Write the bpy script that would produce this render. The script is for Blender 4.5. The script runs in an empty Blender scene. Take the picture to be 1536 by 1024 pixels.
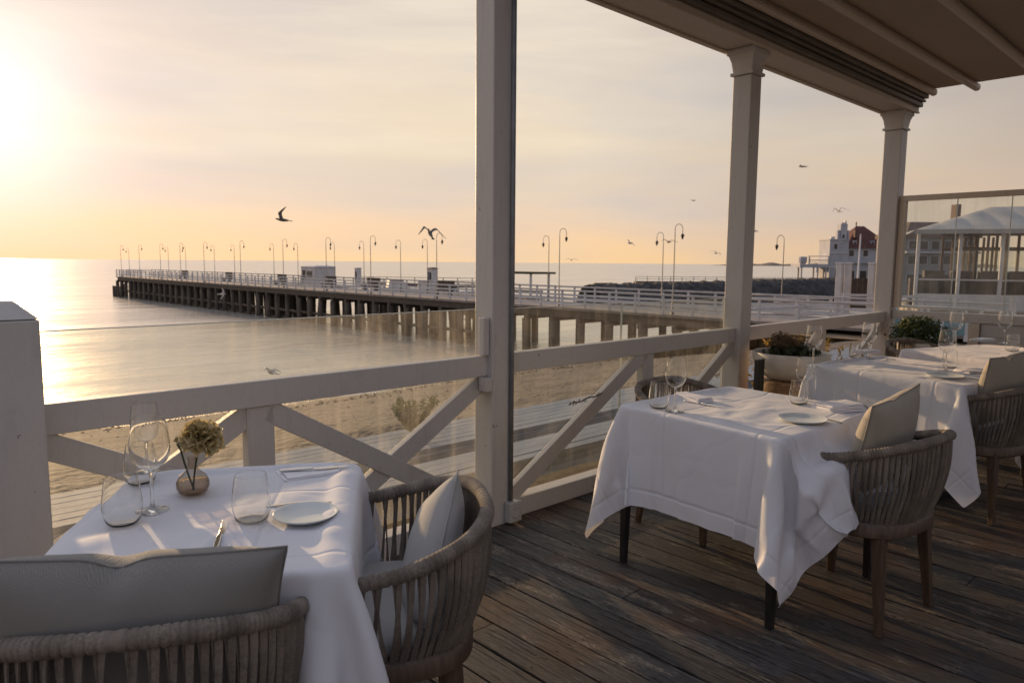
import bpy, bmesh, math, random
import numpy as np
from mathutils import Vector, Matrix, Euler
random.seed(7); np.random.seed(7)
SC = bpy.context.scene; COL = SC.collection
R = math.radians; PI = math.pi

# ------------------------------------------------------------------ camera
FPX = 1075.; TH = math.atan(1150/1082.); PT = math.atan(119/1075.); RO = R(0.46); EYE = 1.42
cf = Vector((math.cos(TH)*math.cos(PT), math.sin(TH)*math.cos(PT), -math.sin(PT)))
r0 = Vector((math.sin(TH), -math.cos(TH), 0)); u0 = r0.cross(cf)
cr = r0*math.cos(RO)+u0*math.sin(RO); cu = cr.cross(cf)
CP = Vector((0, 0, EYE))
def ray(x, y): return cf+cr*((x-768)/FPX)-cu*((y-512)/FPX)
def at(x, y, z): d = ray(x, y); return CP+d*((z-EYE)/d.z)
def atx(x, y, X): d = ray(x, y); return CP+d*(X/d.x)
def aty(x, y, Y): d = ray(x, y); return CP+d*(Y/d.y)
def atk(x, y, k): return CP+ray(x, y)*k
cam = bpy.data.cameras.new('camera'); co = bpy.data.objects.new('camera', cam); COL.objects.link(co)
co.matrix_world = Matrix(((cr.x, cu.x, -cf.x, 0), (cr.y, cu.y, -cf.y, 0), (cr.z, cu.z, -cf.z, EYE), (0, 0, 0, 1)))
cam.sensor_width = 36; cam.lens = 36*FPX/1536; cam.clip_start = .05; cam.clip_end = 20000
cam.dof.use_dof = True; cam.dof.focus_distance = 2.6; cam.dof.aperture_fstop = 6.3
SC.camera = co

# ------------------------------------------------------------------ mesh helper
class MB:
    def __init__(s): s.v = []; s.f = []; s.a = []; s.mi = []
    def add(s, vs, fs, att=0., mi=0):
        n = len(s.v); s.v += [tuple(v) for v in vs]; s.a += [att]*len(vs)
        s.f += [tuple(i+n for i in f) for f in fs]; s.mi += [mi]*len(fs); return s
    def box(s, x0, x1, y0, y1, z0, z1, att=0., mi=0):
        vs = [(x, y, z) for z in (z0, z1) for y in (y0, y1) for x in (x0, x1)]
        return s.add(vs, [(0,2,3,1),(4,5,7,6),(0,1,5,4),(2,6,7,3),(0,4,6,2),(1,3,7,5)], att, mi)
    def beam(s, p, q, w, h, up=(0,0,1), att=0., w2=None, h2=None, mi=0):
        p, q = Vector(p), Vector(q); d = (q-p).normalized(); u = Vector(up)
        sd = d.cross(u).normalized(); u = sd.cross(d)
        vs = []
        for c, ww, hh in ((p, w, h), (q, w2 or w, h2 or h)):
            for a, b in ((-1,-1),(1,-1),(1,1),(-1,1)): vs.append(c+sd*(a*ww/2)+u*(b*hh/2))
        return s.add(vs, [(3,2,1,0),(4,5,6,7),(0,1,5,4),(1,2,6,5),(2,3,7,6),(3,0,4,7)], att, mi)
    def tube(s, pts, rad, n=8, closed=False, flat=1., att=0., mi=0):
        pts = [Vector(p) for p in pts]; m = len(pts)
        rad = rad if hasattr(rad, '__len__') else [rad]*m
        vs = []; fs = []; ref = None
        for i in range(m):
            a = pts[(i-1) % m if closed else max(i-1, 0)]; b = pts[(i+1) % m if closed else min(i+1, m-1)]
            d = (b-a).normalized()
            if ref is None: ref = Vector((0,0,1)) if abs(d.z) < .9 else Vector((1,0,0))
            e = (ref-d*ref.dot(d)).normalized(); g = d.cross(e); ref = e
            for k in range(n):
                t = 2*PI*k/n; vs.append(pts[i]+(e*math.cos(t)+g*math.sin(t)*flat)*rad[i])
        for i in range(m if closed else m-1):
            j = (i+1) % m
            for k in range(n): fs.append((i*n+k, i*n+(k+1) % n, j*n+(k+1) % n, j*n+k))
        if not closed: fs.append(tuple(range(n))[::-1]); fs.append(tuple((m-1)*n+k for k in range(n)))
        return s.add(vs, fs, att, mi)
    def lathe(s, prof, n=32, c=(0,0,0), sx=1, sy=1, att=0., mi=0, wob=None):
        vs = []; fs = []; m = len(prof)
        for i, (r, z) in enumerate(prof):
            for k in range(n):
                t = 2*PI*k/n; rr = r*(1+(wob(t, z) if wob else 0)); vs.append((c[0]+rr*math.cos(t)*sx, c[1]+rr*math.sin(t)*sy, c[2]+z))
        for i in range(m-1):
            for k in range(n): fs.append((i*n+k, i*n+(k+1) % n, (i+1)*n+(k+1) % n, (i+1)*n+k))
        return s.add(vs, fs, att, mi)
    def grid(s, nu, nv, fn, closeu=False, att=0., mi=0):
        vs = [fn(i/(nu if closeu else nu-1), j/(nv-1)) for j in range(nv) for i in range(nu)]; fs = []
        for j in range(nv-1):
            for i in range(nu if closeu else nu-1):
                k = (i+1) % nu; fs.append((j*nu+i, j*nu+k, (j+1)*nu+k, (j+1)*nu+i))
        return s.add(vs, fs, att, mi)
    def build(s, name, mat, parent=None, smooth=False, bevel=0., sub=0, merge=False, loc=None, rz=0., auto=False):
        me = bpy.data.meshes.new(name); me.from_pydata(s.v, [], s.f); me.update()
        at_ = me.attributes.new('rnd', 'FLOAT', 'POINT'); at_.data.foreach_set('value', s.a)
        for m in (mat if isinstance(mat, (list, tuple)) else [mat]): me.materials.append(m)
        me.polygons.foreach_set('material_index', s.mi)
        if smooth or auto: me.polygons.foreach_set('use_smooth', [True]*len(me.polygons))
        if merge:
            bm = bmesh.new(); bm.from_mesh(me); bmesh.ops.remove_doubles(bm, verts=bm.verts, dist=1e-5)
            bmesh.ops.recalc_face_normals(bm, faces=bm.faces); bm.to_mesh(me); bm.free()
        if auto: me.set_sharp_from_angle(angle=R(40))
        o = bpy.data.objects.new(name, me); COL.objects.link(o)
        if parent: o.parent = parent
        if loc: o.location = loc
        o.rotation_euler.z = rz
        if bevel:
            b = o.modifiers.new('bevel', 'BEVEL'); b.width = bevel; b.segments = 2; b.limit_method = 'ANGLE'; b.harden_normals = False
        if sub:
            b = o.modifiers.new('sub', 'SUBSURF'); b.levels = sub; b.render_levels = sub
        return o
def tag(o, label=None, cat=None, group=None, kind=None):
    if label: o['label'] = label
    if cat: o['category'] = cat
    if group: o['group'] = group
    if kind: o['kind'] = kind
    return o
def thing(name, label, cat, loc=(0,0,0), rz=0., group=None):
    o = bpy.data.objects.new(name, None); COL.objects.link(o); o.location = loc; o.rotation_euler.z = rz
    o.empty_display_size = .1
    return tag(o, label, cat, group)
def copy_tree(o, label=None, loc=None, rz=None, parent=None):
    c = o.copy(); COL.objects.link(c)
    if parent: c.parent = parent
    if label: c['label'] = label
    if loc is not None: c.location = loc
    if rz is not None: c.rotation_euler.z = rz
    for ch in list(o.children): copy_tree(ch, parent=c)
    return c
def ordinal(i): return ['first','second','third','fourth','fifth','sixth','seventh','eighth','ninth','tenth','eleventh','twelfth','thirteenth','fourteenth','fifteenth','sixteenth'][i]

# ------------------------------------------------------------------ materials
class NT:
    def __init__(s, name):
        s.m = bpy.data.materials.new(name); s.m.use_nodes = True; s.t = s.m.node_tree; s.t.nodes.clear()
        s.out = s.n('ShaderNodeOutputMaterial')
    def n(s, t, **k):
        x = s.t.nodes.new(t)
        for a, b in k.items(): setattr(x, a, b)
        return x
    def l(s, a, b): s.t.links.new(a, b)
    def coord(s, sc=(1,1,1), kind='Object'):
        t = s.n('ShaderNodeTexCoord'); m = s.n('ShaderNodeMapping'); m.inputs['Scale'].default_value = sc
        s.l(t.outputs[kind], m.inputs[0]); return m.outputs[0]
    def noise(s, vec, scale, detail=4, rough=.55, dist=0.):
        x = s.n('ShaderNodeTexNoise'); x.inputs['Scale'].default_value = scale; x.inputs['Detail'].default_value = detail
        x.inputs['Roughness'].default_value = rough; x.inputs['Distortion'].default_value = dist
        s.l(vec, x.inputs['Vector']); return x.outputs['Fac']
    def ramp(s, fac, stops):
        x = s.n('ShaderNodeValToRGB'); e = x.color_ramp.elements
        while len(e) < len(stops): e.new(.5)
        for i, (p, c) in enumerate(stops):
            e[i].position = p; e[i].color = (*c, 1) if len(c) == 3 else c
        s.l(fac, x.inputs[0]); return x.outputs[0]
    def mix(s, fac, a, b, mode='MIX'):
        x = s.n('ShaderNodeMix', data_type='RGBA', blend_type=mode)
        for v, i in ((fac, 0), (a, 6), (b, 7)):
            if hasattr(v, 'links'): s.l(v, x.inputs[i])
            else: x.inputs[i].default_value = v if i == 0 else (*v, 1)
        return x.outputs[2]
    def math(s, op, a, b=0., c=0.):
        x = s.n('ShaderNodeMath', operation=op)
        for i, v in enumerate((a, b, c)):
            if hasattr(v, 'links'): s.l(v, x.inputs[i])
            else: x.inputs[i].default_value = v
        return x.outputs[0]
    def attr(s, name='rnd'):
        x = s.n('ShaderNodeAttribute'); x.attribute_name = name; return x.outputs['Fac']
    def bump(s, h, strength=.3, dist=.01, prev=None):
        x = s.n('ShaderNodeBump'); x.inputs['Strength'].default_value = strength; x.inputs['Distance'].default_value = dist
        s.l(h, x.inputs['Height'])
        if prev is not None: s.l(prev, x.inputs['Normal'])
        return x.outputs[0]
    def bsdf(s, col, rough=.5, metal=0., normal=None, **k):
        p = s.n('ShaderNodeBsdfPrincipled')
        for v, i in ((col, 'Base Color'), (rough, 'Roughness'), (metal, 'Metallic')):
            if hasattr(v, 'links'): s.l(v, p.inputs[i])
            else: p.inputs[i].default_value = (*v, 1) if i == 'Base Color' else v
        if normal is not None: s.l(normal, p.inputs['Normal'])
        for a, b in k.items(): p.inputs[a.replace('_', ' ')].default_value = b
        return p.outputs[0]
    def done(s, sh): s.l(sh, s.out.inputs[0]); return s.m
def simple(name, c1, c2, rough=.6, scale=6, stretch=(1,1,1), bs=30, bstr=.15, bd=.004, metal=0., **k):
    t = NT(name); v = t.coord(stretch)
    c = t.ramp(t.noise(v, scale, 5), [(.32, c1), (.68, c2)])
    nb = t.bump(t.noise(v, bs, 5), bstr, bd)
    return t.done(t.bsdf(c, rough, metal, nb, **k))
def white_paint(name, base=(.515,.495,.475), dirt=(.33,.30,.27)):
    t = NT(name); v = t.coord(); vs = t.coord((9, 9, 1.2))
    streak = t.noise(vs, 3, 5, .6); blot = t.noise(v, 2.6, 6, .68); grain = t.noise(t.coord((60, 60, 60)), 1.3, 5, .65)
    c = t.mix(t.ramp(streak, [(.54, (0,0,0)), (.76, (.55,.55,.55))]), base, tuple(b*.76 for b in base))
    c = t.mix(t.ramp(blot, [(.58, (0,0,0)), (.78, (.5,.5,.5))]), c, dirt)
    c = t.mix(t.ramp(grain, [(.38, (.10,.10,.10)), (.52, (0,0,0))]), c, dirt)
    chip = t.noise(v, 17, 6, .72)
    cm = t.ramp(chip, [(.668, (0,0,0)), (.682, (1,1,1))])
    c = t.mix(cm, c, (.17,.135,.11))
    n = t.bump(t.noise(t.coord((45,45,5)), 2, 5, .6), .35, .004); n = t.bump(grain, .2, .002, n); n = t.bump(cm, .3, -.002, n)
    return t.done(t.bsdf(c, .5, 0, n))
M = {}
M['paint'] = white_paint('white_paint')
M['paint_warm_lit'] = white_paint('warm_lit_paint', (.58,.50,.41), (.30,.26,.22))  # white paint tinted tan, warm light bounced off the sea put into its colour
M['paint_far'] = simple('white_timber_far', (.52,.52,.54), (.66,.65,.66), .6, 1.5)
M['fabric_roof'] = simple('awning_fabric', (.40,.32,.245), (.45,.36,.28), .8, 1.2, bs=300, bstr=.1)  # skylight passing through the cloth is put into this lighter colour
def rope_mat(name, a, b):
    t = NT(name); v = t.coord(); r = t.attr()
    c = t.mix(t.math('MULTIPLY', r, .8), a, b); c = t.mix(t.ramp(t.noise(v, 160, 4, .7), [(.35, (.7,.7,.7)), (.6, (0,0,0))]), c, tuple(x*.55 for x in a))
    c = t.mix(t.ramp(t.noise(v, 11, 3), [(.45, (0,0,0)), (.75, (.5,.5,.5))]), c, tuple(x*1.25 for x in b))
    return t.done(t.bsdf(c, .85, 0, t.bump(t.noise(t.coord((1,1,.35)), 420, 3, .6), .6, .002), Sheen_Weight=.1))
M['rope'] = rope_mat('woven_rope', (.135,.108,.085), (.25,.21,.172))
M['rope_dark'] = simple('woven_rope_dark', (.145,.12,.10), (.23,.195,.16), .8, 26, (1,1,1), 220, .5, .003)
M['rattan'] = simple('rattan', (.22,.12,.055), (.42,.25,.12), .55, 30, (1,1,1), 150, .4, .003)
M['teak'] = simple('teak', (.055,.034,.021), (.115,.074,.048), .42, 9, (8,8,1), 40, .2, .002)
M['black_metal'] = simple('black_metal', (.012,.011,.011), (.022,.02,.02), .4, 10)
M['steel'] = simple('cutlery_steel', (.62,.60,.58), (.68,.66,.64), .16, 30, metal=1., bstr=.02)
M['plate'] = simple('plate_glaze', (.56,.60,.60), (.66,.68,.66), .22, 14, bstr=.02)
M['bowl'] = simple('planter_glaze', (.50,.46,.41), (.62,.58,.52), .5, 8, bs=60, bstr=.1)
M['track'] = simple('awning_track', (.10,.088,.075), (.15,.13,.11), .5, 4)
M['conduit'] = simple('grey_conduit', (.14,.145,.15), (.22,.225,.23), .4, 12)
M['outlet'] = simple('grey_plastic', (.38,.37,.36), (.46,.45,.44), .5, 8)
M['stone'] = simple('dark_stone', (.022,.022,.024), (.075,.072,.074), .9, .9, bs=1.2, bstr=1., bd=.6)
M['pile'] = simple('pier_pile_timber', (.045,.036,.029), (.15,.12,.09), .85, 2.2, (1,1,.3), 6, .5, .05)
M['pier_wood'] = simple('pier_deck_timber', (.15,.13,.12), (.30,.27,.25), .75, 1.5, bs=6, bstr=.3)
M['dark_wood'] = simple('dark_timber', (.045,.036,.03), (.09,.07,.06), .7, 2)
M['lamp'] = simple('hazed_iron', (.16,.155,.15), (.24,.235,.22), .5, 3)  # iron lightened, distance haze put into its colour
M['lantern'] = simple('lantern_dark', (.03,.027,.025), (.06,.05,.045), .4, 8)
M['plank'] = simple('weathered_skylit_plank', (.14,.17,.205), (.25,.29,.335), .75, 3, (.5, 9, 9), 14, .5, .01)  # weathered boards with blue sky reflection mixed into their colour
M['concrete'] = simple('beige_concrete', (.30,.26,.21), (.42,.37,.31), .85, 1.5, bs=20, bstr=.3)
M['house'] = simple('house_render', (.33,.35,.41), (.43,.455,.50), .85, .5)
M['house_shade'] = simple('guest_house_dimmed', (.20,.205,.22), (.27,.275,.29), .85, .5)  # darker copy of the house render, dimness behind glass put into the colour
M['roof_red'] = simple('red_roof_tile', (.06,.02,.017), (.11,.036,.03), .8, .8, bs=3, bstr=.5, bd=.05)
M['roof_dark'] = simple('brown_roof', (.11,.075,.065), (.16,.115,.10), .85, .4)
M['tarp'] = simple('white_tarp', (.34,.33,.33), (.42,.41,.41), .7, .4, bs=1.5, bstr=.15, bd=.1)
M['window_dark'] = simple('dark_pane', (.02,.022,.026), (.05,.052,.055), .12, .4, bstr=.02)
M['greenery'] = simple('dark_hedge', (.015,.022,.01), (.05,.06,.025), .8, 2, bs=4, bstr=1, bd=.2)
M['coast'] = simple('far_coast', (.10,.09,.08), (.16,.14,.12), .9, .01)
M['gull'] = simple('gull_feather', (.30,.29,.28), (.50,.48,.46), .7, 3)
M['gull_dark'] = simple('gull_dark', (.08,.075,.07), (.14,.13,.12), .7, 3)
M['boat'] = simple('boat_hull', (.55,.55,.56), (.64,.63,.62), .3, .6)
M['boat_red'] = simple('boat_red', (.34,.08,.05), (.42,.11,.07), .4, .6)
M['turq'] = simple('blue_green_panel', (.13,.25,.30), (.20,.33,.37), .25, .7)
M['twig'] = simple('dry_twig', (.05,.035,.025), (.11,.08,.055), .9, 30)

def leaf_mat(name, a, b, trans=(.12,.15,.03)):
    t = NT(name); c = t.mix(t.attr(), a, b)
    d = t.bsdf(c, .5); tr = t.n('ShaderNodeBsdfTranslucent'); t.l(t.mix(.5, c, trans), tr.inputs[0])
    m = t.n('ShaderNodeMixShader'); m.inputs[0].default_value = .35; t.l(d, m.inputs[1]); t.l(tr.outputs[0], m.inputs[2])
    return t.done(m.outputs[0])
M['leaf_box'] = leaf_mat('boxwood_leaf', (.02,.035,.012), (.06,.085,.025))
M['leaf_bush'] = leaf_mat('beach_bush_leaf', (.05,.07,.02), (.13,.15,.05))
M['leaf_dry'] = leaf_mat('dry_hydrangea', (.07,.045,.025), (.22,.15,.09), (.25,.15,.06))
M['leaf_ochre'] = leaf_mat('ochre_shrub_leaf', (.16,.10,.02), (.36,.23,.05), (.4,.26,.05))
M['leaf_dark'] = leaf_mat('dark_leaf', (.012,.02,.01), (.04,.055,.025))
M['petal'] = leaf_mat('carnation_petal', (.42,.34,.17), (.62,.53,.32), (.85,.62,.22))
M['stem'] = leaf_mat('flower_stem', (.05,.07,.03), (.09,.11,.05))

def deck_mat():
    t = NT('deck_board'); r = t.attr()
    tc = t.n('ShaderNodeTexCoord'); off = t.n('ShaderNodeCombineXYZ')
    t.l(t.math('MULTIPLY', r, 37.), off.inputs[1]); t.l(t.math('MULTIPLY', r, 11.), off.inputs[0])
    add = t.n('ShaderNodeVectorMath', operation='ADD'); t.l(tc.outputs['Object'], add.inputs[0]); t.l(off.outputs[0], add.inputs[1])
    def mp(sc):
        m = t.n('ShaderNodeMapping'); m.inputs['Scale'].default_value = sc; t.l(add.outputs[0], m.inputs[0]); return m.outputs[0]
    grain = t.noise(mp((80, 6.5, 20)), 1.3, 8, .72, 1.1); fine = t.noise(mp((210, 34, 60)), 1.2, 6, .75)
    crack = t.noise(mp((55, 1.6, 10)), 1.7, 3, .5, 1.2)
    big = t.noise(t.coord(), 1.9, 6, .6)
    c = t.ramp(grain, [(.34, (.012,.011,.011)), (.47, (.065,.060,.059)), (.57, (.14,.13,.127)), (.70, (.33,.31,.29))])
    c = t.mix(t.ramp(fine, [(.35, (.75,.75,.75)), (.55, (0,0,0))]), c, (.018,.016,.016))
    c = t.mix(t.ramp(big, [(.47, (0,0,0)), (.62, (.75,.75,.75))]), c, t.mix(grain, (.03,.014,.006), (.24,.12,.055)))
    c = t.mix(t.math('MULTIPLY', r, .62), c, (.022,.020,.020))
    wear = t.math('MULTIPLY', t.ramp(t.noise(t.coord((3.2,.7,1)), 2.3, 7, .72, .3), [(.56, (0,0,0)), (.62, (1.6,1.6,1.6))]), t.ramp(fine, [(.45, (0,0,0)), (.6, (1,1,1))]))
    c = t.mix(wear, c, (.30,.24,.185))
    cr_ = t.ramp(crack, [(.36, (1,1,1)), (.40, (0,0,0))])
    c = t.mix(cr_, c, (.008,.007,.006))
    h = t.math('ADD', t.math('MULTIPLY', grain, .6), t.math('MULTIPLY', fine, .35))
    h = t.math('SUBTRACT', h, cr_)
    n = t.bump(h, 1., .009)
    return t.done(t.bsdf(c, t.math('MULTIPLY_ADD', fine, .35, .42), 0, n))
M['deck'] = deck_mat()

def sand_mat():
    t = NT('sand'); v = t.coord(); a = t.noise(v, 1.1, 7, .65); b = t.noise(v, 6, 5, .6); foot = t.noise(v, 3.2, 3, .5, .6)
    c = t.ramp(a, [(.28, (.058,.050,.043)), (.45, (.10,.088,.077)), (.72, (.165,.148,.13))])
    wd = t.noise(t.coord((.35,1.6,1)), 2.2, 6, .7); c = t.mix(t.ramp(wd, [(.60, (0,0,0)), (.68, (.8,.8,.8))]), c, (.05,.042,.034))
    n = t.bump(foot, 1., .26); n = t.bump(b, .8, .09, n)
    tc = t.n('ShaderNodeTexCoord'); sy = t.n('ShaderNodeSeparateXYZ'); t.l(tc.outputs['Object'], sy.inputs[0])
    wet = t.ramp(t.math('MULTIPLY', t.math('ADD', sy.outputs[1], t.math('MULTIPLY', t.noise(v, .35, 3), 3.)), .02), [(.545, (0,0,0)), (.575, (1,1,1))])
    c = t.mix(t.math('MULTIPLY', wet, .6), c, (.045,.038,.032))
    return t.done(t.bsdf(c, t.math('MULTIPLY_ADD', wet, -.55, .9), 0, n))
M['sand'] = sand_mat()
M['ochre'] = simple('dry_ground', (.30,.19,.08), (.46,.32,.15), .95, 5, bs=40, bstr=.8, bd=.03)
M['path'] = simple('dark_paving', (.055,.06,.055), (.13,.13,.115), .5, 1.5, bs=12, bstr=.4, bd=.02)  # dark grey-green paving tone
M['ground_right'] = simple('brown_ground', (.16,.115,.07), (.27,.20,.13), .9, .5, bs=3, bstr=.6, bd=.1)

def water_mat():
    t = NT('sea_water'); v = t.coord((1,1,1))
    w1 = t.noise(t.coord((.32, 1., 1)), .9, 5, .6, .3); w2 = t.noise(t.coord((.05,.16,1)), 1., 3, .5); w3 = t.noise(t.coord((.5,1,1)), 2.6, 5, .65)
    tcp = t.n('ShaderNodeTexCoord'); sy = t.n('ShaderNodeSeparateXYZ'); t.l(tcp.outputs['Object'], sy.inputs[0])
    gust = t.math('ADD', t.ramp(t.math('MULTIPLY', sy.outputs[1], .0008), [(.10, (.5,.5,.5)), (.35, (1,1,1))]), t.math('MULTIPLY', t.noise(t.coord((.3,1,1)), .03, 3), .12))
    n = t.bump(t.math('MULTIPLY', w2, gust), .35, .9); n = t.bump(t.math('MULTIPLY', w1, gust), .5, .30, n); n = t.bump(t.math('MULTIPLY', w3, t.math('ADD', gust, .1)), .5, .075, n)
    rip = t.ramp(t.noise(t.coord((.22,1.1,1)), 1.5, 6, .68, .4), [(.36, (0,0,0)), (.64, (1,1,1))])
    lane = t.ramp(t.noise(t.coord((.05,.22,1)), .8, 4, .6, .3), [(.40, (0,0,0)), (.62, (1,1,1))])
    mid = t.ramp(t.noise(t.coord((.10,.46,1)), 1., 5, .66, .5), [(.38, (0,0,0)), (.62, (1,1,1))])
    rg = t.math('MULTIPLY_ADD', t.math('ADD', mid, lane), .07, .155)
    rip = t.math('ADD', t.math('MULTIPLY', rip, .35), t.math('MULTIPLY', mid, .55))
    col = t.mix(rip, (.80,.74,.65), (.46,.44,.395))  # pale glare and the light and dark of ripples painted into the water colour
    return t.done(t.bsdf(col, rg, .45, n, IOR=1.40))
M['water'] = water_mat()

def cloth_mat(name, base=(.82,.825,.88)):
    t = NT(name); v = t.coord(kind='UV'); e = t.attr()
    sx = t.n('ShaderNodeSeparateXYZ'); t.l(v, sx.inputs[0])
    def crease(o):   # pressed fold lines
        m = t.math('PINGPONG', t.math('ADD', o, 10.225), .225); return t.math('SMOOTH_MIN', t.math('MULTIPLY', m, 90.), 1., .4)
    cz = t.math('ADD', crease(sx.outputs[0]), crease(sx.outputs[1]))
    n = t.bump(cz, .6, .004)
    hem = t.ramp(e, [(.0, (1,1,1)), (.011, (1,1,1)), (.0125, (.0,.0,.0)), (.0135, (.0,.0,.0)), (.015, (.45,.45,.45))])
    n = t.bump(hem, .2, .002, n)
    wr = t.n('ShaderNodeTexVoronoi'); wr.feature = 'DISTANCE_TO_EDGE'; wr.inputs['Scale'].default_value = 3.1
    dn = t.n('ShaderNodeVectorMath', operation='SCALE'); nz = t.n('ShaderNodeTexNoise'); nz.inputs['Scale'].default_value = 2.5; t.l(v, nz.inputs['Vector']); t.l(nz.outputs['Color'], dn.inputs[0]); dn.inputs['Scale'].default_value = .45
    av = t.n('ShaderNodeVectorMath', operation='ADD'); t.l(v, av.inputs[0]); t.l(dn.outputs[0], av.inputs[1]); t.l(av.outputs[0], wr.inputs['Vector'])
    n = t.bump(t.math('SMOOTH_MIN', t.math('MULTIPLY', wr.outputs['Distance'], 14.), 1., .5), .22, .004, n)
    n = t.bump(t.noise(v, 7, 5, .55, .8), .14, .012, n); n = t.bump(t.noise(v, 520, 2), .14, .001, n)
    col = t.mix(t.math('MULTIPLY', t.noise(v, 300, 2), .12), base, tuple(b*.8 for b in base))
    d = t.bsdf(col, .8, 0, n, Sheen_Weight=.15)
    tr = t.n('ShaderNodeBsdfTranslucent'); tr.inputs[0].default_value = (.8,.74,.68,1); t.l(n, tr.inputs['Normal'])
    m = t.n('ShaderNodeMixShader'); m.inputs[0].default_value = .16; t.l(d, m.inputs[1]); t.l(tr.outputs[0], m.inputs[2])
    return t.done(m.outputs[0])
M['cloth'] = cloth_mat('white_linen')
M['napkin'] = simple('napkin_linen', (.76,.75,.79), (.82,.81,.84), .85, 20, bs=60, bstr=.25, bd=.004)
def cushion_mat(name, a, b):
    t = NT(name); v = t.coord()
    sx = t.n('ShaderNodeSeparateXYZ'); t.l(v, sx.inputs[0])
    zig = t.math('PINGPONG', sx.outputs[0], .009)
    s = t.math('SINE', t.math('MULTIPLY', t.math('ADD', sx.outputs[2], zig), 1500.))
    fine = t.noise(v, 420, 3, .6)
    c = t.mix(t.math('MULTIPLY_ADD', s, .28, .5), a, b); c = t.mix(t.math('MULTIPLY', fine, .35), c, tuple(x*.6 for x in a))
    n = t.bump(s, .25, .001); n = t.bump(t.noise(v, 14, 3), .25, .01, n)
    return t.done(t.bsdf(c, .9, 0, n, Sheen_Weight=.2))
M['cushion_grey'] = cushion_mat('herringbone_grey', (.155,.147,.138), (.30,.285,.26))
M['cushion_beige'] = cushion_mat('linen_beige', (.34,.30,.24), (.44,.39,.32))
M['seat_pad'] = cushion_mat('seat_pad_fabric', (.36,.35,.34), (.44,.43,.42))

def thin_glass(name, tint=(.97,.98,.97), spec=4., edge=(.55,.58,.58), power=3., cap=.9):
    t = NT(name); lw = t.n('ShaderNodeLayerWeight'); lw.inputs[0].default_value = .5
    f = t.math('POWER', lw.outputs['Facing'], power)
    tr = t.n('ShaderNodeBsdfTransparent'); t.l(t.mix(f, tint, edge), tr.inputs[0])
    gl = t.n('ShaderNodeBsdfGlossy'); gl.inputs['Roughness'].default_value = .02
    m = t.n('ShaderNodeMixShader'); t.l(t.math('MULTIPLY_ADD', t.math('POWER', lw.outputs['Facing'], spec), cap, .05), m.inputs[0]); t.l(tr.outputs[0], m.inputs[1]); t.l(gl.outputs[0], m.inputs[2])
    return t.done(m.outputs[0])
def clear_glass(name):
    t = NT(name); g = t.n('ShaderNodeBsdfGlass'); g.inputs['Color'].default_value = (.995,.995,.99, 1); g.inputs['Roughness'].default_value = 0.; g.inputs['IOR'].default_value = 1.45
    return t.done(g.outputs[0])
M['glass'] = clear_glass('wine_glass')
M['vase'] = thin_glass('smoked_vase_glass', (.86,.80,.73), 4., (.36,.28,.21), 2.4, .6)
def pane_mat(name, dirt=.22):
    t = NT(name); v = t.coord()
    blot = t.ramp(t.noise(v, 3.4, 6, .62), [(.38, (.25,.25,.25)), (.72, (1,1,1))])
    run = t.ramp(t.noise(t.coord((14, 14, .7)), 1.6, 5, .6), [(.48, (0,0,0)), (.75, (1,1,1))])
    vo = t.n('ShaderNodeTexVoronoi'); vo.inputs['Scale'].default_value = 42; t.l(v, vo.inputs['Vector'])
    spk = t.math('MULTIPLY', t.ramp(vo.outputs['Distance'], [(.06, (1,1,1)), (.12, (0,0,0))]), t.ramp(t.noise(v, 5, 3), [(.54, (0,0,0)), (.62, (1,1,1))]))
    d = t.math('MULTIPLY', t.math('ADD', t.math('MULTIPLY', blot, .6), t.math('MULTIPLY', run, .4)), dirt)
    d = t.math('MINIMUM', t.math('ADD', d, t.math('MULTIPLY', spk, .5)), .8)
    tr = t.n('ShaderNodeBsdfTransparent'); tr.inputs[0].default_value = (.86,.90,.86,1)
    gl = t.n('ShaderNodeBsdfGlossy'); gl.inputs['Roughness'].default_value = .03
    fr = t.n('ShaderNodeFresnel'); fr.inputs[0].default_value = 1.45
    m = t.n('ShaderNodeMixShader'); t.l(fr.outputs[0], m.inputs[0]); t.l(tr.outputs[0], m.inputs[1]); t.l(gl.outputs[0], m.inputs[2])
    tl = t.n('ShaderNodeBsdfTranslucent'); tl.inputs[0].default_value = (.75,.72,.66,1)
    df = t.n('ShaderNodeBsdfDiffuse'); df.inputs[0].default_value = (.6,.58,.55,1)
    m3 = t.n('ShaderNodeMixShader'); m3.inputs[0].default_value = .4; t.l(tl.outputs[0], m3.inputs[1]); t.l(df.outputs[0], m3.inputs[2])
    m2 = t.n('ShaderNodeMixShader'); t.l(d, m2.inputs[0]); t.l(m.outputs[0], m2.inputs[1]); t.l(m3.outputs[0], m2.inputs[2])
    return t.done(m2.outputs[0])
M['pane'] = pane_mat('salty_glass_pane', .33)
M['pane_light'] = pane_mat('lightly_salted_pane', .13)
M['pane_clean'] = pane_mat('windbreak_glass', .34)
M['pane_edge'] = simple('glass_edge', (.55,.60,.55), (.65,.70,.64), .15, 9, bstr=0.)

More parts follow.
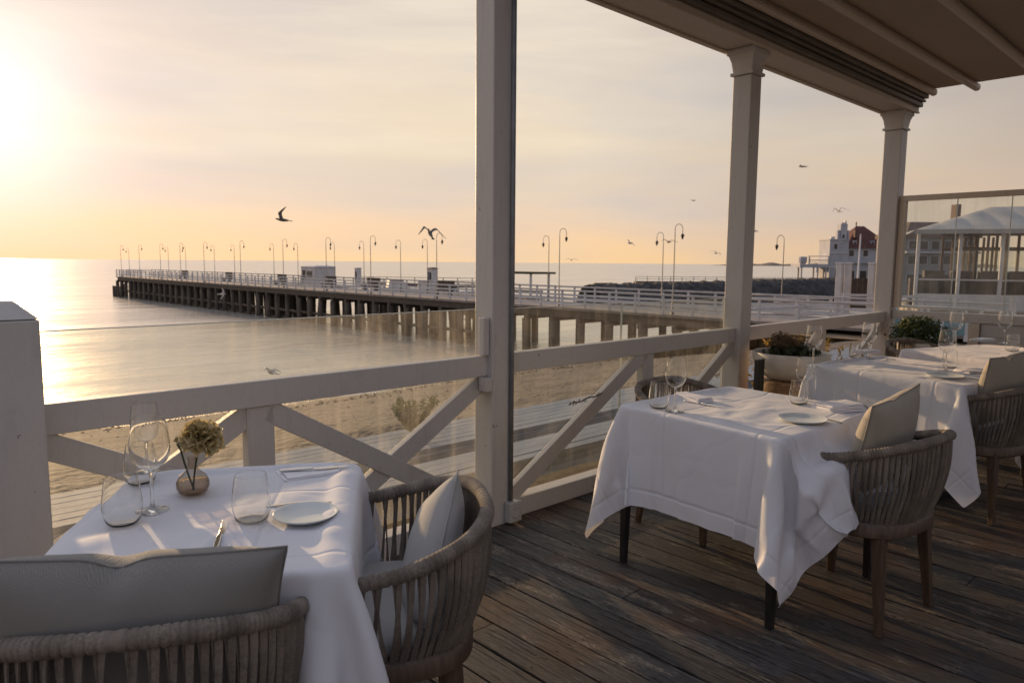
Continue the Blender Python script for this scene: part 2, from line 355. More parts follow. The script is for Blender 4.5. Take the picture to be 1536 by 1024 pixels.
# ------------------------------------------------------------------ light and sky
SUN_AZ, SUN_EL = R(83.2), R(9.6)
sd = Vector((math.cos(SUN_AZ)*math.cos(SUN_EL), math.sin(SUN_AZ)*math.cos(SUN_EL), math.sin(SUN_EL)))
sun = bpy.data.lights.new('sun', 'SUN'); sun.energy = 5.0; sun.angle = R(.8); sun.color = (1, .64, .34)
so = bpy.data.objects.new('sun', sun); COL.objects.link(so); so.rotation_euler = (-sd).to_track_quat('-Z', 'Y').to_euler()
def world():
    w = bpy.data.worlds.new('World'); SC.world = w; w.use_nodes = True
    t = NT.__new__(NT); t.t = w.node_tree; t.t.nodes.clear()
    out = t.n('ShaderNodeOutputWorld'); bg = t.n('ShaderNodeBackground'); t.l(bg.outputs[0], out.inputs[0])
    sky = t.n('ShaderNodeTexSky'); sky.sky_type = 'NISHITA'; sky.sun_disc = False
    sky.sun_elevation = SUN_EL; sky.sun_rotation = PI/2-SUN_AZ; sky.dust_density = 2.5; sky.air_density = 1.2; sky.ozone_density = 1.5
    tc = t.n('ShaderNodeTexCoord'); nv = t.n('ShaderNodeVectorMath', operation='NORMALIZE'); t.l(tc.outputs['Generated'], nv.inputs[0])
    sx = t.n('ShaderNodeSeparateXYZ'); t.l(nv.outputs[0], sx.inputs[0]); z = t.math('MAXIMUM', sx.outputs[2], 0.)
    dp = t.n('ShaderNodeVectorMath', operation='DOT_PRODUCT'); t.l(nv.outputs[0], dp.inputs[0]); dp.inputs[1].default_value = sd
    ca = dp.outputs['Value']
    warm = t.ramp(z, [(0, (1.0,.66,.34)), (.05, (.98,.67,.40)), (.14, (.86,.69,.48)), (.28, (.74,.64,.54)), (.5, (.52,.52,.56)), (1, (.52,.58,.74))])
    cool = t.ramp(z, [(0, (.54,.42,.33)), (.08, (.52,.42,.36)), (.2, (.36,.32,.31)), (.45, (.31,.32,.37)), (1, (.52,.58,.74))])
    side = t.ramp(t.math('MULTIPLY_ADD', ca, .5, .5), [(.58, (0,0,0)), (.88, (1,1,1))])
    c = t.mix(side, cool, warm)
    # thin stretched cloud veils
    mp = t.n('ShaderNodeMapping'); mp.inputs['Rotation'].default_value = (0, R(6), R(25)); mp.inputs['Scale'].default_value = (1.1, 1.6, 8)
    t.l(nv.outputs[0], mp.inputs[0])
    cl = t.noise(mp.outputs[0], 1.5, 7, .58, .5)
    veil = t.math('MULTIPLY', t.ramp(cl, [(.40, (0,0,0)), (.66, (1,1,1))]), t.ramp(z, [(.02, (.15,.15,.15)), (.22, (1,1,1))]))
    c = t.mix(t.math('MULTIPLY', veil, .60), c, t.mix(side, (.36,.34,.40), (1.0,.86,.66)))
    dk = t.ramp(t.noise(mp.outputs[0], .9, 5, .5, .2), [(.5, (0,0,0)), (.75, (.7,.7,.7))])
    c = t.mix(dk, c, t.mix(side, (.26,.27,.33), (.60,.565,.56)))
    cam_ = t.math('MAXIMUM', ca, 0.)
    def glow(p, col):
        k = t.math('POWER', cam_, p); x = t.n('ShaderNodeVectorMath', operation='SCALE'); x.inputs[0].default_value = col; t.l(k, x.inputs['Scale']); return x.outputs[0]
    def addv(a, b): x = t.n('ShaderNodeVectorMath', operation='ADD'); t.l(a, x.inputs[0]); t.l(b, x.inputs[1]); return x.outputs[0]
    c = addv(c, glow(12, (.075,.055,.07))); c = addv(c, glow(40, (.07,.035,.05))); c = addv(c, glow(210, (.42,.42,.42)))
    ns = t.n('ShaderNodeVectorMath', operation='SCALE'); t.l(sky.outputs[0], ns.inputs[0]); ns.inputs['Scale'].default_value = .002
    c = addv(c, ns.outputs[0])
    bx = t.n('ShaderNodeVectorMath', operation='SCALE'); t.l(c, bx.inputs[0]); bx.inputs['Scale'].default_value = 10.
    t.l(bx.outputs[0], bg.inputs[0]); bg.inputs[1].default_value = .1
world()
SC.view_settings.view_transform = 'Standard'; SC.view_settings.look = 'None'; SC.view_settings.exposure = 0; SC.view_settings.gamma = 1

# ------------------------------------------------------------------ setting: sea, beach, ground, deck
SEA = -4.6
m = MB(); m.grid(2, 2, lambda u, v: (-6000+12000*u, 20+8000*v, SEA)); tag(m.build('sea', M['water']), kind='structure')
def hb(x, y):
    b = [(3.0,-.62),(4.7,-.66),(5.3,-.95),(7.9,-1.3),(9.2,-1.3),(12,-1.75),(20,-3.2),(28.6,-4.6),(36,-5.6),(60,-7)]
    z = np.interp(y, [p[0] for p in b], [p[1] for p in b])
    if y > 10: z += .06*math.sin(x*.9+y*.5)*math.sin(y*.7-x*.3)+.05*math.sin(x*.31)
    return z
ys = np.concatenate([np.linspace(9.18, 36, 96), np.linspace(37, 60, 8)])
m = MB(); m.grid(200, len(ys), lambda u, v: (lambda x, y: (x, y, hb(x, y)))(-40+72*u, ys[int(round(v*(len(ys)-1)))]))
tag(m.build('beach', M['sand'], smooth=True), kind='structure')
m = MB(); m.grid(120, 14, lambda u, v: (-20+44*u, 3.0+1.75*v, -.62-.04*v+.03*math.sin(u*90)*math.sin(v*7))); tag(m.build('ground', M['ochre'], smooth=True), kind='structure')
m = MB(); m.box(-20, 30, 4.7, 7.95, -1.65, -1.55); tag(m.build('path', M['path']), kind='structure')
m = MB()
for i in range(6): m.box(-20, 30, 8.0+i*.2, 8.0+i*.2+.188, -1.27, -1.2+random.uniform(-.004,.004), random.random())
m.box(-20, 30, 7.96, 8.06, -1.5, -1.275)
tag(m.build('boardwalk', M['plank'], bevel=.006), kind='structure')
m = MB()
m.grid(40, 24, lambda u, v: (31.5+170*u**1.5, -60+86*v+(4*math.sin(u*20) if v > .97 else 0), -1.75-(2.9*max(0,(v-.93)/.07))))
tag(m.build('promenade_ground', M['ground_right'], smooth=True), kind='structure')
m = MB(); m.box(-14, 60, -30, 3.0, -1.7, -.75); tag(m.build('dark_base_under_deck', M['dark_wood']), kind='structure')  # dark base slab added below the boards, keeps the gaps dark
m = MB(); pw = .138
i = 0; x = -2.2
while x < 11.5:
    w = pw; cuts = [-6.0, random.uniform(-2.8, -1.2), 2.93]
    if random.random() < .35: cuts.insert(2, random.uniform(.2, 2.2))
    for a, b in zip(cuts, cuts[1:]):
        r_ = random.random(); dz = random.uniform(-.0015, .0015)
        nseg = 4; 
        m.box(x+.0035, x+w-.0055, a+.002, b-.002, -.03, dz, r_)
    x += w
o = m.build('deck', M['deck'], bevel=.0035); tag(o, kind='structure')
m = MB(); x = -2.2; rng = random.Random(77)
while x < 9:
    for k in range(-5, 6):
        for dx in (.028, .104):
            y = k*.52+.13+rng.uniform(-.012, .012); a = x+dx+rng.uniform(-.005, .005)
            if y < 2.85: m.lathe([(.0042, .0016), (.0036, .0030), (.0012, .0022), (.0001, .0022)], 7, c=(a, y, 0))
    x += pw
tag(m.build('deck_screws', M['black_metal']), kind='structure')

m = MB(); rng = random.Random(31)
for i in range(900):
    x = rng.uniform(-12, 34); y = (rng.gauss(24.8, .5)+.8*math.sin(x*.4)) if rng.random() < .6 else rng.uniform(10, 27); sz = rng.uniform(.03, .13)*(1.2 if y > 20 else .6)
    z = hb(x, y); k = 5; a0 = rng.random()*6
    top = (x+rng.uniform(-.3,.3)*sz, y, z+sz*rng.uniform(.25,.6)); base = [(x+sz*rng.uniform(.6,1.6)*math.cos(a0+j*2*PI/k), y+sz*rng.uniform(.5,1.)*math.sin(a0+j*2*PI/k), z-.04) for j in range(k)]
    m.add([top]+base, [(0, 1+j, 1+(j+1) % k) for j in range(k)], rng.random())
tag(m.build('seaweed', M['twig']), 'dark seaweed and stones strewn over the sand', kind='stuff')
m = MB()
for k, (yo, wd, zz) in enumerate(((28.7, 1.0, .012), (30.4, .45, .02), (32.6, .25, .02))):
    def foam(u, v):
        x = -30+62*u; c_ = yo+.5*math.sin(x*.35+k*2)+.22*math.sin(x*1.3+k)+.1*math.sin(x*3.7); w_ = wd*max(.05, .5+.5*math.sin(x*.9+k*3)+.3*math.sin(x*2.7))
        return (x, c_+(v-.5)*w_, SEA+zz+.03*math.sin(v*PI))
    m.grid(420, 4, foam)
tag(m.build('surf_foam', simple('foam', (.55,.53,.50), (.72,.70,.66), .7, 4), smooth=True), 'thin line of surf foam along the shore', kind='stuff')

# ------------------------------------------------------------------ fence, columns, glass
FY = 2.82
def pbeam(m, a, b, w, t, y): m.beam((a[0], y, a[1]), (b[0], y, b[1]), t, w, up=(0,0,1))
def fence(name, label, x0, x1, bal, braces):
    f = thing(name, label, 'fence', ((x0+x1)/2, FY, 0)); X = -(x0+x1)/2
    def bld(m, n, bv=.004):
        o = m.build(n, M['paint'], f, bevel=bv); o.location = (X, -FY, 0); return o
    m = MB(); m.box(x0, x1, FY-.008, FY+.052, .822, .93); bld(m, 'top_rail')
    m = MB(); m.box(x0, x1, FY-.008, FY+.085, .0, .105); bld(m, 'bottom_rail')
    m = MB(); m.box(bal-.058, bal+.058, FY+.004, FY+.062, .107, .82); bld(m, 'baluster')
    for k, (a, b) in enumerate(braces):
        m = MB(); pbeam(m, a, b, .092, .04, FY+.024+(.0 if k % 2 == 0 else .012)); bld(m, 'brace')
    return f
fence('timber_fence', 'white timber fence section with crossed braces behind the flower vase table', .47, 2.50, 1.238,
      [((1.27,.80),(2.46,.10)), ((2.46,.785),(1.30,.10)), ((.44,.805),(1.20,.42)), ((1.21,.80),(.46,.36))])
fence('timber_fence', 'white timber fence section with dry twig between the two nearest tall columns', 2.655, 5.0, 3.91,
      [((2.66,.115),(3.88,.83)), ((5.03,.80),(3.96,.16))])
fence('timber_fence', 'white timber fence section behind the planter bowls', 5.15, 8.08, 6.6,
      [((5.1,.10),(6.57,.80)), ((8.1,.79),(6.63,.10))])
# short corner post at the left edge
f = thing('corner_post', 'thick short white post with pyramid cap beside the flower table', 'post', (.335, FY, 0))
m = MB(); m.box(-.128, .128, -.128, .128, 0, 1.225); m.build('shaft', M['paint'], f, bevel=.006)
m = MB(); m.add([(-.128,-.128,1.227),(.128,-.128,1.227),(.128,.128,1.227),(-.128,.128,1.227),(-.07,-.07,1.285),(.07,-.07,1.285),(.07,.07,1.285),(-.07,.07,1.285)],
    [(3,2,1,0),(4,5,6,7),(0,1,5,4),(1,2,6,5),(2,3,7,6),(3,0,4,7)]); m.build('cap', M['paint'], f, bevel=.004)
m = MB(); m.box(.130, .146, -.02, .075, .935, 1.16); m.build('glass_clamp', M['paint'], f, bevel=.004)
def column(label, x0, y0, w, top=3.0, extra=False):
    c = thing('column', label, 'column', (x0+w/2, y0+w/2, 0), 0, 'tall white columns carrying the awning beam')
    h = w/2; m = MB(); m.box(-h, h, -h, h, 0, top-.192); m.build('shaft', M['paint'], c, bevel=.006)
    m = MB(); m.box(-h-.018, h+.018, -h-.018, h+.018, top-.19, top-.168)
    prof = [(h+.003, top-.166), (h+.006, top-.14), (h+.014, top-.09), (h+.026, top-.055), (h+.032, top-.042)]
    vs = []; fs = []
    for r_, z in prof: vs += [(-r_,-r_,z),(r_,-r_,z),(r_,r_,z),(-r_,r_,z)]
    for i in range(len(prof)-1):
        for k in range(4): fs.append((i*4+k, i*4+(k+1)%4, i*4+4+(k+1)%4, i*4+4+k))
    m.add(vs, fs); m.box(-h-.040, h+.040, -h-.040, h+.040, top-.042, top-.002)
    m.build('capital', M['paint'], c, bevel=.003)
    if extra:
        m = MB(); m.box(-h-.045, -h-.004, -h+.02, -h+.06, .934, 1.13); m.build('glass_clamp', M['paint'], c, bevel=.004)
        m = MB(); m.box(-h-.05, -h-.003, -h-.004, -h+.055, .745, .818); m.build('rail_block', M['paint'], c, bevel=.004)
        m = MB(); m.tube([(h-.018, -h-.014, .13), (h-.018, -h-.014, 2.8)], .0125, 10); m.build('conduit', M['conduit'], c, smooth=True)
        b = MB(); b.box(h-.055, h+.035, -h-.05, -h-.003, .015, .128); bo = b.build('outlet_box', M['outlet'], c, bevel=.006)
        b = MB(); b.lathe([(.0, -.006), (.030, -.006), (.034, 0), (.026, .001), (.024, -.004), (0, -.004)], 20); s_ = b.build('socket_lid', M['outlet'], bo, smooth=True)
        s_.rotation_euler = (R(90), 0, 0); s_.location = (h-.01, -h-.051, .07)
    return c
column('tall white square column with grey conduit and outlet box at its foot', 2.472, 2.775, .143, extra=True)
column('tall white square column with capital rising behind the second table', 5.0, 2.77, .15)
column('tall white square column where the windbreak begins', 8.08, 2.77, .17)
def pane(label, x0, x1, z0, z1, mat='pane'):
    p = thing('glass_panel', label, 'glass panel', ((x0+x1)/2, 2.925, z0), 0, 'glass wind panels behind the fence')
    w = (x1-x0)/2; h = z1-z0
    m = MB(); m.grid(2, 2, lambda u, v: (-w+2*w*u, 0, h*v)); m.build('pane', M[mat], p)
    m = MB(); m.box(-w, w, -.004, .004, h+.0005, h+.0045); m.box(-w-.004, -w-.0005, -.004, .004, 0, h); m.box(w+.0005, w+.004, -.004, .004, 0, h); m.build('polished_edge', M['pane_edge'], p)
pane('salt-stained glass panel behind the flower table fence', .49, 2.52, .12, 1.165)
pane('glass panel left of the seam beside the tall conduit column', 2.66, 3.73, .12, 1.158, 'pane_light')
pane('glass panel right of the seam behind the second table', 3.742, 5.01, .12, 1.15, 'pane_light')

# windbreak along the far end of the terrace
WX = 8.16
wb = thing('windbreak', 'tall framed glass windbreak closing the far end of the terrace', 'windbreak', (WX, 0, 0))
yj = [2.74, atx(1437,300,WX).y, atx(1519,300,WX).y, .9, .2, -.5]
m = MB(); m.box(-.03, .03, -3, 2.765, 2.08, 2.135); m.box(-.03, .03, 2.70, 2.765, .98, 2.079); m.build('frame', M['paint_warm_lit'], wb, bevel=.003)
m = MB(); m.box(-.04, .04, -3, 2.765, .86, .95); m.build('sill_rail', M['paint'], wb, bevel=.004)
for a, b in zip(yj, yj[1:]):
    m = MB(); m.add([(0,a-.006,.952),(0,b+.006,.952),(0,b+.006,2.078),(0,a-.006,2.078)], [(0,1,2,3)]); pn = m.build('pane', M['pane_clean'], wb)
    m = MB(); m.box(-.004, .004, b-.0045, b+.0045, .952, 2.078); m.build('glass_edge', M['pane_edge'], pn)
m = MB(); m.box(-.02, .02, -3, 1.95, .10, .857)
for k in range(6): m.box(-.028, -.021, -3, 1.95, .13+k*.12, .235+k*.12)
m.build('board_panel', M['paint'], wb, bevel=.003)
m = MB(); m.box(-.05, .05, 1.955, 2.05, 0, .858); m.build('post', M['paint_warm_lit'], wb, bevel=.004)
m = MB(); m.box(-.03, .03, -3, 2.765, 0, .098); m.build('bottom_rail', M['paint'], wb, bevel=.004)

# awning roof
aw = thing('awning', 'extended terrace awning with dark fabric and white edge beam overhead', 'awning', (3, 2.8, 3.0))
def ab(m, n, mt, **k): o = m.build(n, mt, aw, **k); o.location = (-3, -2.8, -2.95); return o
m = MB(); m.box(2.42, 8.32, 2.70, 2.985, 2.952, 3.075); m.box(2.42, 8.32, 2.955, 2.995, 2.935, 2.951); m.box(2.42, 8.32, 2.69, 2.725, 2.935, 2.951)
ab(m, 'edge_beam', M['paint_warm_lit'], bevel=.004)
m = MB()
m.box(2.42, 8.30, 2.655, 2.697, 2.99, 3.03); m.box(2.42, 8.30, 2.63, 2.69, 3.035, 3.06); m.box(2.42, 8.28, 2.60, 2.66, 3.065, 3.16)
ab(m, 'gutter_track', M['track'], bevel=.006)
for yy in (2.565, 2.20, 1.66, 1.05, .4, -.3, -1.0, -1.7):
    m = MB(); e = 8.36 if yy < 2.4 else 8.3
    prof = [(-.030, 3.10), (-.034, 3.12), (-.03, 3.148), (.03, 3.148), (.034, 3.12), (.030, 3.10), (.012, 3.088), (-.012, 3.088)]
    vs = [(xx, yy+p, z) for xx in (2.46, e) for p, z in prof]; n = len(prof)
    m.add(vs, [(i, (i+1) % n, n+(i+1) % n, n+i) for i in range(n)]+[tuple(range(n))[::-1], tuple(range(n, 2*n))])
    ab(m, 'guide_rail', M['paint_warm_lit'], bevel=.003)
m = MB(); m.box(2.42, 8.27, -2.6, 2.597, 3.152, 3.162); m.box(2.42, 8.27, -2.6, 2.597, 3.166, 3.30); ab(m, 'fabric', M['fabric_roof'])

# ------------------------------------------------------------------ draped tablecloths (small mass-spring solve)
def drape(hx, hy, zt, Lx, Ly, seed, bumpers=(), step=.0185, steps=190):
    rng = np.random.RandomState(seed); nx, ny = int(Lx/step)+1, int(Ly/step)+1
    gx, gy = np.meshgrid(np.linspace(-Lx/2, Lx/2, nx), np.linspace(-Ly/2, Ly/2, ny), indexing='ij')
    P = np.stack([gx, gy, np.full_like(gx, zt+.004)], -1); rest = P.copy()
    P[..., 2] += .003*rng.rand(nx, ny); Pp = P.copy()
    sx, sy = Lx/(nx-1), Ly/(ny-1); dg = math.hypot(sx, sy)
    ph = rng.rand(4)*6.28
    def con(A, B, l, k):
        d = B-A; n = np.sqrt((d*d).sum(-1, keepdims=True))+1e-9; c = d*(k*.5*(n-l)/n); A += c; B -= c
    for s in range(steps):
        V = (P-Pp)*.975; Pp = P.copy(); P = P+V; P[..., 2] -= 9.8/3600*(.5 if s < 110 else .22)
        out = np.maximum(np.abs(P[..., 0])-hx, np.abs(P[..., 1])-hy)
        if s < 40:   # faint air push that seeds the folds
            f = .0005*np.sin(gx*9+ph[0])*np.sin(gy*8+ph[1]); P[..., 0] += f*np.sign(gx); P[..., 1] += f*np.sign(gy)
        for it in range(10):
            for o in (0, 1):
                con(P[o:nx-1:2], P[o+1:nx:2], sx, 1.); con(P[:, o:ny-1:2], P[:, o+1:ny:2], sy, 1.)
            for o in (0, 1):
                con(P[o:nx-1:2, :-1], P[o+1:nx:2, 1:], dg, .5); con(P[o:nx-1:2, 1:], P[o+1:nx:2, :-1], dg, .5)
            if it % 3 == 0:
                for o in range(4):
                    con(P[o:nx-4:8], P[o+4:nx:8], 4*sx, .25) if P[o:nx-4:8].shape == P[o+4:nx:8].shape else None
                    con(P[:, o:ny-4:8], P[:, o+4:ny:8], 4*sy, .25) if P[:, o:ny-4:8].shape == P[:, o+4:ny:8].shape else None
            x, y, z = P[..., 0], P[..., 1], P[..., 2]
            dx, dy, dz = hx+.004-np.abs(x), hy+.004-np.abs(y), zt+.004-z
            ins = (dx > 0) & (dy > 0) & (dz > 0)
            up = ins & (dz < .05) & (dz <= np.minimum(dx, dy)+.02)
            mx = ins & ~up & (dx <= dy); my = ins & ~up & (dx > dy)
            z[up] = zt+.004; x[mx] = np.sign(x[mx])*(hx+.004); y[my] = np.sign(y[my])*(hy+.004)
            for bx, by, rx, ry, zb, ymin in bumpers:
                ux, uy = (x-bx)/rx, (y-by)/ry; rr = np.sqrt(ux*ux+uy*uy)+1e-6
                b_in = (rr < 1) & (z < zb) & (y > ymin); b_up = b_in & (z > zb-.07); z[b_up] = zb
                b_sd = b_in & ~b_up & (rr > .72); x[b_sd] = bx+(x-bx)[b_sd]/rr[b_sd]; y[b_sd] = by+(y-by)[b_sd]/rr[b_sd]
            P[..., 2] = np.maximum(P[..., 2], .012)
        top = (P[..., 2] < zt+.008) & (np.abs(P[..., 0]) < hx) & (np.abs(P[..., 1]) < hy)
        Pp[top] = P[top]
    # table-top ripples left by folding
    wv = np.zeros_like(gx)
    for k in range(16):
        a = rng.rand()*PI; c0 = (rng.rand()-.5)*.9*2*hx; fr = 18+rng.rand()*40
        t = gx*math.cos(a)+gy*math.sin(a)-c0; q = -gx*math.sin(a)+gy*math.cos(a)
        wv += np.exp(-(t*fr)**2)*(.35+.65*np.sin(q*(3+4*rng.rand())+rng.rand()*6))*.0062
    wv += .0016*np.sin(gx*13+ph[2]+2*np.sin(gy*5))*np.sin(gy*9+ph[3])
    edge = np.clip(np.minimum(hx-np.abs(P[..., 0]), hy-np.abs(P[..., 1]))/.06, 0, 1)
    P[..., 2] += np.clip(wv, -.002, .007)*edge
    return P, rest, nx, ny
def cloth(label, cx, cy, rz, hx, hy, zt, drop, seed, bumpers=()):
    Lx, Ly = 2*(hx+drop), 2*(hy+drop); P, rest, nx, ny = drape(hx, hy, zt, Lx, Ly, seed, bumpers)
    vs = P.reshape(-1, 3).tolist(); fs = []
    for i in range(nx-1):
        for j in range(ny-1): a = i*ny+j; fs.append((a, a+ny, a+ny+1, a+1))
    m = MB(); m.add(vs, fs); m.a = np.minimum(Lx/2-np.abs(rest[..., 0]), Ly/2-np.abs(rest[..., 1])).reshape(-1).tolist(); o = m.build('tablecloth', M['cloth'], smooth=True, sub=1, loc=(cx, cy, 0), rz=rz)
    uv = o.data.uv_layers.new(name='UVMap'); q = rest.reshape(-1, 3)[:, :2]
    idx = np.empty(len(o.data.loops), np.int32); o.data.loops.foreach_get('vertex_index', idx)
    uv.data.foreach_set('uv', q[idx].astype(np.float32).ravel())
    return tag(o, label, 'tablecloth', 'white tablecloths draped to near the floor')
ZT = .762; ZC = ZT+.006
def table(label, cx, cy, rz, hx, hy, pedestal=False):
    t = thing('dining_table', label, 'table', (cx, cy, 0), rz, 'dining tables under white cloths')
    m = MB(); m.box(-hx+.02, hx-.02, -hy+.02, hy-.02, ZT-.035, ZT-.003); m.build('tabletop', M['dark_wood'], t, bevel=.004)
    if pedestal:
        m = MB(); m.box(-.06, .06, -.06, .06, .242, ZT-.037); m.build('pedestal', M['black_metal'], t, bevel=.004)
        m = MB(); m.box(-.24, .24, -.24, .24, 0, .038); m.build('base_plate', M['black_metal'], t, bevel=.006)
        m = MB(); m.box(-.13, .13, -.13, .13, .04, .24); m.build('base_block', M['black_metal'], t, bevel=.004)
    else:
        for a in (-1, 1):
            for b in (-1, 1):
                m = MB(); m.beam((a*(hx-.035), b*(hy-.035), ZT-.037), (a*(hx-.03), b*(hy-.03), 0), .05, .05, (0,1,0), w2=.028, h2=.028)
                m.build('leg', M['black_metal'], t, bevel=.003)
TABLES = [(.6975, 1.837, R(-33), .34, .41), (3.0, 1.60, R(-5.5), .42, .42), (4.99, 1.52, R(-10), .45, .48), (6.33, 1.36, R(-20), .46, .50)]
TL = ['table nearest the camera under a cloth with the flower vase', 'dark slim-legged table in the middle under a white cloth', 'pedestal table third along the terrace with black base block', 'dining table farthest along the terrace near the glass windbreak']
CL = ['white cloth on the nearest table under the flower vase', 'white pressed cloth with long hanging corners on the middle table', 'white cloth on the third table beside the wide grey planter bowl', 'white cloth on the farthest table near the windbreak']
for i, (cx, cy, rz, hx, hy) in enumerate(TABLES):
    table(TL[i], cx, cy, rz, hx, hy, i == 2)
    cloth(CL[i], cx, cy, rz, hx, hy, ZT, (.43, .43, .42, .46)[i], 3+i, ((), ((.04,-.47,.325,.32,.665,-.56),), (), ())[i])
def tw(i, x, y, z=0.):
    cx, cy, rz, _, _ = TABLES[i]; c, s = math.cos(rz), math.sin(rz); return (cx+x*c-y*s, cy+x*s+y*c, ZC+z)

# ------------------------------------------------------------------ rope chairs
def sp(v, e): return math.copysign(abs(v)**e, v)
def tub(a, W, D, e=.78): return Vector((W*sp(math.sin(a), e), -D*sp(math.cos(a), e), 0))
AM = R(128)
def top_pt(a):
    p = tub(a, .305, .295); c = math.cos(a*.72); p.z = .628+.132*max(0, min(1, (c+.05)/1.05))**1.3; return p
def bot_pt(a): p = tub(a, .25, .245); p.z = .432; return p
def make_chair(label, rope='rope'):
    t = thing('rope_armchair', label, 'chair', group='woven rope tub armchairs around the tables')
    N = 640; pts = [top_pt(-AM+2*AM*i/N) for i in range(N+1)]
    wrap = [i*.168+.25*math.sin(i*.031)+.2*math.sin(i*.117) for i in range(N+1)]; rd = [.0200*(1-.17*math.exp(-((w_ % 1.)-.5)**2/.012)+.05*math.sin(math.floor(w_)*12.9)) for w_ in wrap]
    rd[0] *= .7; rd[-1] *= .7
    m = MB(); m.tube(pts, rd, 12); m.a = [(.5+.5*math.sin(math.floor(wrap[i//12])*7.3)) for i in range(len(m.v))]; m.build('top_rail', M[rope], t, smooth=True)
    m = MB(); n = 54
    for i in range(n):
        for sg in (-1, 1):
            a0 = -AM*.985+2*AM*.985*(i+.5)/n; st = AM/n
            at_, ab_ = a0+sg*st*.30, a0-sg*st*.62+random.uniform(-.012, .012)
            tw_ = random.uniform(-.5, .5); rows = []
            for k in range(9):
                s = k/8; a = at_+(ab_-at_)*s; p = top_pt(a).lerp(bot_pt(a), s)
                nrm = Vector((p.x, p.y, 0)).normalized(); p = p+nrm*(.022*math.sin(PI*s)+.004*sg)
                tan = Vector((-nrm.y, nrm.x, 0)); ang = sg*(.35+.3*math.sin(PI*s))+tw_*math.sin(PI*s)
                d = tan*math.cos(ang)+nrm*math.sin(ang); w = .0078*(1-.22*math.sin(PI*s)); th = nrm*.0022
                rows.append([p-d*w-th, p+d*w-th, p+d*w+th, p-d*w+th])
            vs = [v for r_ in rows for v in r_]; fs = []
            for k in range(8):
                for q in range(4): fs.append((k*4+q, k*4+(q+1) % 4, k*4+4+(q+1) % 4, k*4+4+q))
            m.add(vs, fs, random.random())
    m.build('woven_back', M[rope], t)
    m = MB(); K = 48
    out = [tub(2*PI*k/K-PI, .262, .257, .7) for k in range(K)]
    def ring(f, z): return [(p.x*f, p.y*f, z) for p in out]
    vs = ring(.94, .372)+ring(1., .382)+ring(1., .424)+ring(.965, .436); fs = [tuple(range(K))[::-1], tuple(range(3*K, 4*K))]
    for j in range(3):
        for k in range(K): fs.append((j*K+k, j*K+(k+1) % K, (j+1)*K+(k+1) % K, (j+1)*K+k))
    m.add(vs, fs); m.build('seat_frame', M['teak'], t, auto=True)
    m = MB(); vs = ring(.90, .438)+ring(.93, .455)+ring(.93, .478)+ring(.86, .495)+ring(.5, .505); fs = [tuple(range(K))[::-1], tuple(range(4*K, 5*K))]
    for j in range(4):
        for k in range(K): fs.append((j*K+k, j*K+(k+1) % K, (j+1)*K+(k+1) % K, (j+1)*K+k))
    m.add(vs, fs); m.build('seat_pad', M['seat_pad'], t, smooth=True)
    for a in (-1, 1):
        for b in (-1, 1):
            m = MB(); m.beam((a*.185, b*.18, .40), (a*.215, b*.215, 0), .046, .05, (0,1,0), w2=.026, h2=.028); m.build('leg', M['teak'], t, bevel=.004)
    return t
def face(d): return math.atan2(d[1], d[0])-PI/2
chA = make_chair('rope armchair closest to the camera with its back turned, lumbar cushion above its rail')
pA = Vector((.372, 1.272))-Vector((r0.x, r0.y))*.085; dA = Vector((.50, .87)).normalized(); cA = pA+dA*.295
chA.location = (cA.x, cA.y, 0); chA.rotation_euler.z = face(dA)
def chair(label, x, y, rz): return copy_tree(chA, label, (x, y, 0), rz)
dB = Vector((-.86, .51)).normalized(); pB = Vector((1.30, 1.49)); cB = pB+dB*.30
chair('rope armchair right of the flower table holding a pale pillow', cB.x, cB.y, face(dB))
chair('rope armchair on the sea side of the middle table, only its rim showing', 3.34, 2.08, PI+R(-4))
chair('rope armchair at the near side of the middle table with square beige cushion', 3.06, 1.125, R(-6))
chair('rope armchair in shadow at the near side of the third table', 4.80, 1.13, R(-12))
chair('rope armchair on the sea side of the farthest table', 6.75, 1.98, PI+R(-18))
chair('sunlit rope armchair at the near side of the farthest table', 6.12, .80, R(-20))

# ------------------------------------------------------------------ cushions
def cushion(label, w, h, th, mat, loc, rz, tilt, roll=0., dent=0., seed=0, pinch=.06):
    rng = np.random.RandomState(seed); ph = rng.rand(4)*6
    m = MB(); n = 28
    def side(sg):
        def fn(u, v):
            x, z = 2*u-1, 2*v-1
            ex = 1-pinch*(1-z*z)*(abs(x)**3); ez = 1-pinch*(1-x*x)*(abs(z)**3)
            t = ((1-abs(x)**2.6)*(1-abs(z)**2.6))
            t = max(t, 0)**.55
            dz = -dent*math.exp(-((x+.1)/.13)**2)*max(z, 0)**2
            wr = .004*math.sin(x*9+ph[0]+z*3)*math.sin(z*7+ph[1])*(1-abs(x))*(.3+abs(z))
            return (x*ex*w/2, sg*(th/2*t+wr*(t > .05)), z*ez*h/2+dz)
        return fn
    m.grid(n, n, side(1)); m.grid(n, n, side(-1))
    o = m.build('cushion', mat, smooth=True, merge=True)
    o.location = loc; o.rotation_euler = Euler((tilt, roll, rz), 'YXZ' if False else 'XYZ')
    # piped seam
    f = side(1); loop = [f(i/n, 0) for i in range(n)]+[f(1, i/n) for i in range(n)]+[f(1-i/n, 1) for i in range(n)]+[f(0, 1-i/n) for i in range(n)]
    s = MB(); s.tube(loop, .0028, 6, closed=True); s.build('piping', mat, o, smooth=True)
    return tag(o, label, 'cushion', 'loose cushions on the armchairs')
cp = cA-dA*.135
cushion('wide grey herringbone lumbar cushion on the chair closest to the camera', .55, .34, .21, M['cushion_grey'], (cp.x-.012, cp.y-.010, .706), face(dA)+R(3), R(12), R(3.2), .02, 1, .055)
cp = cB-dB*.15
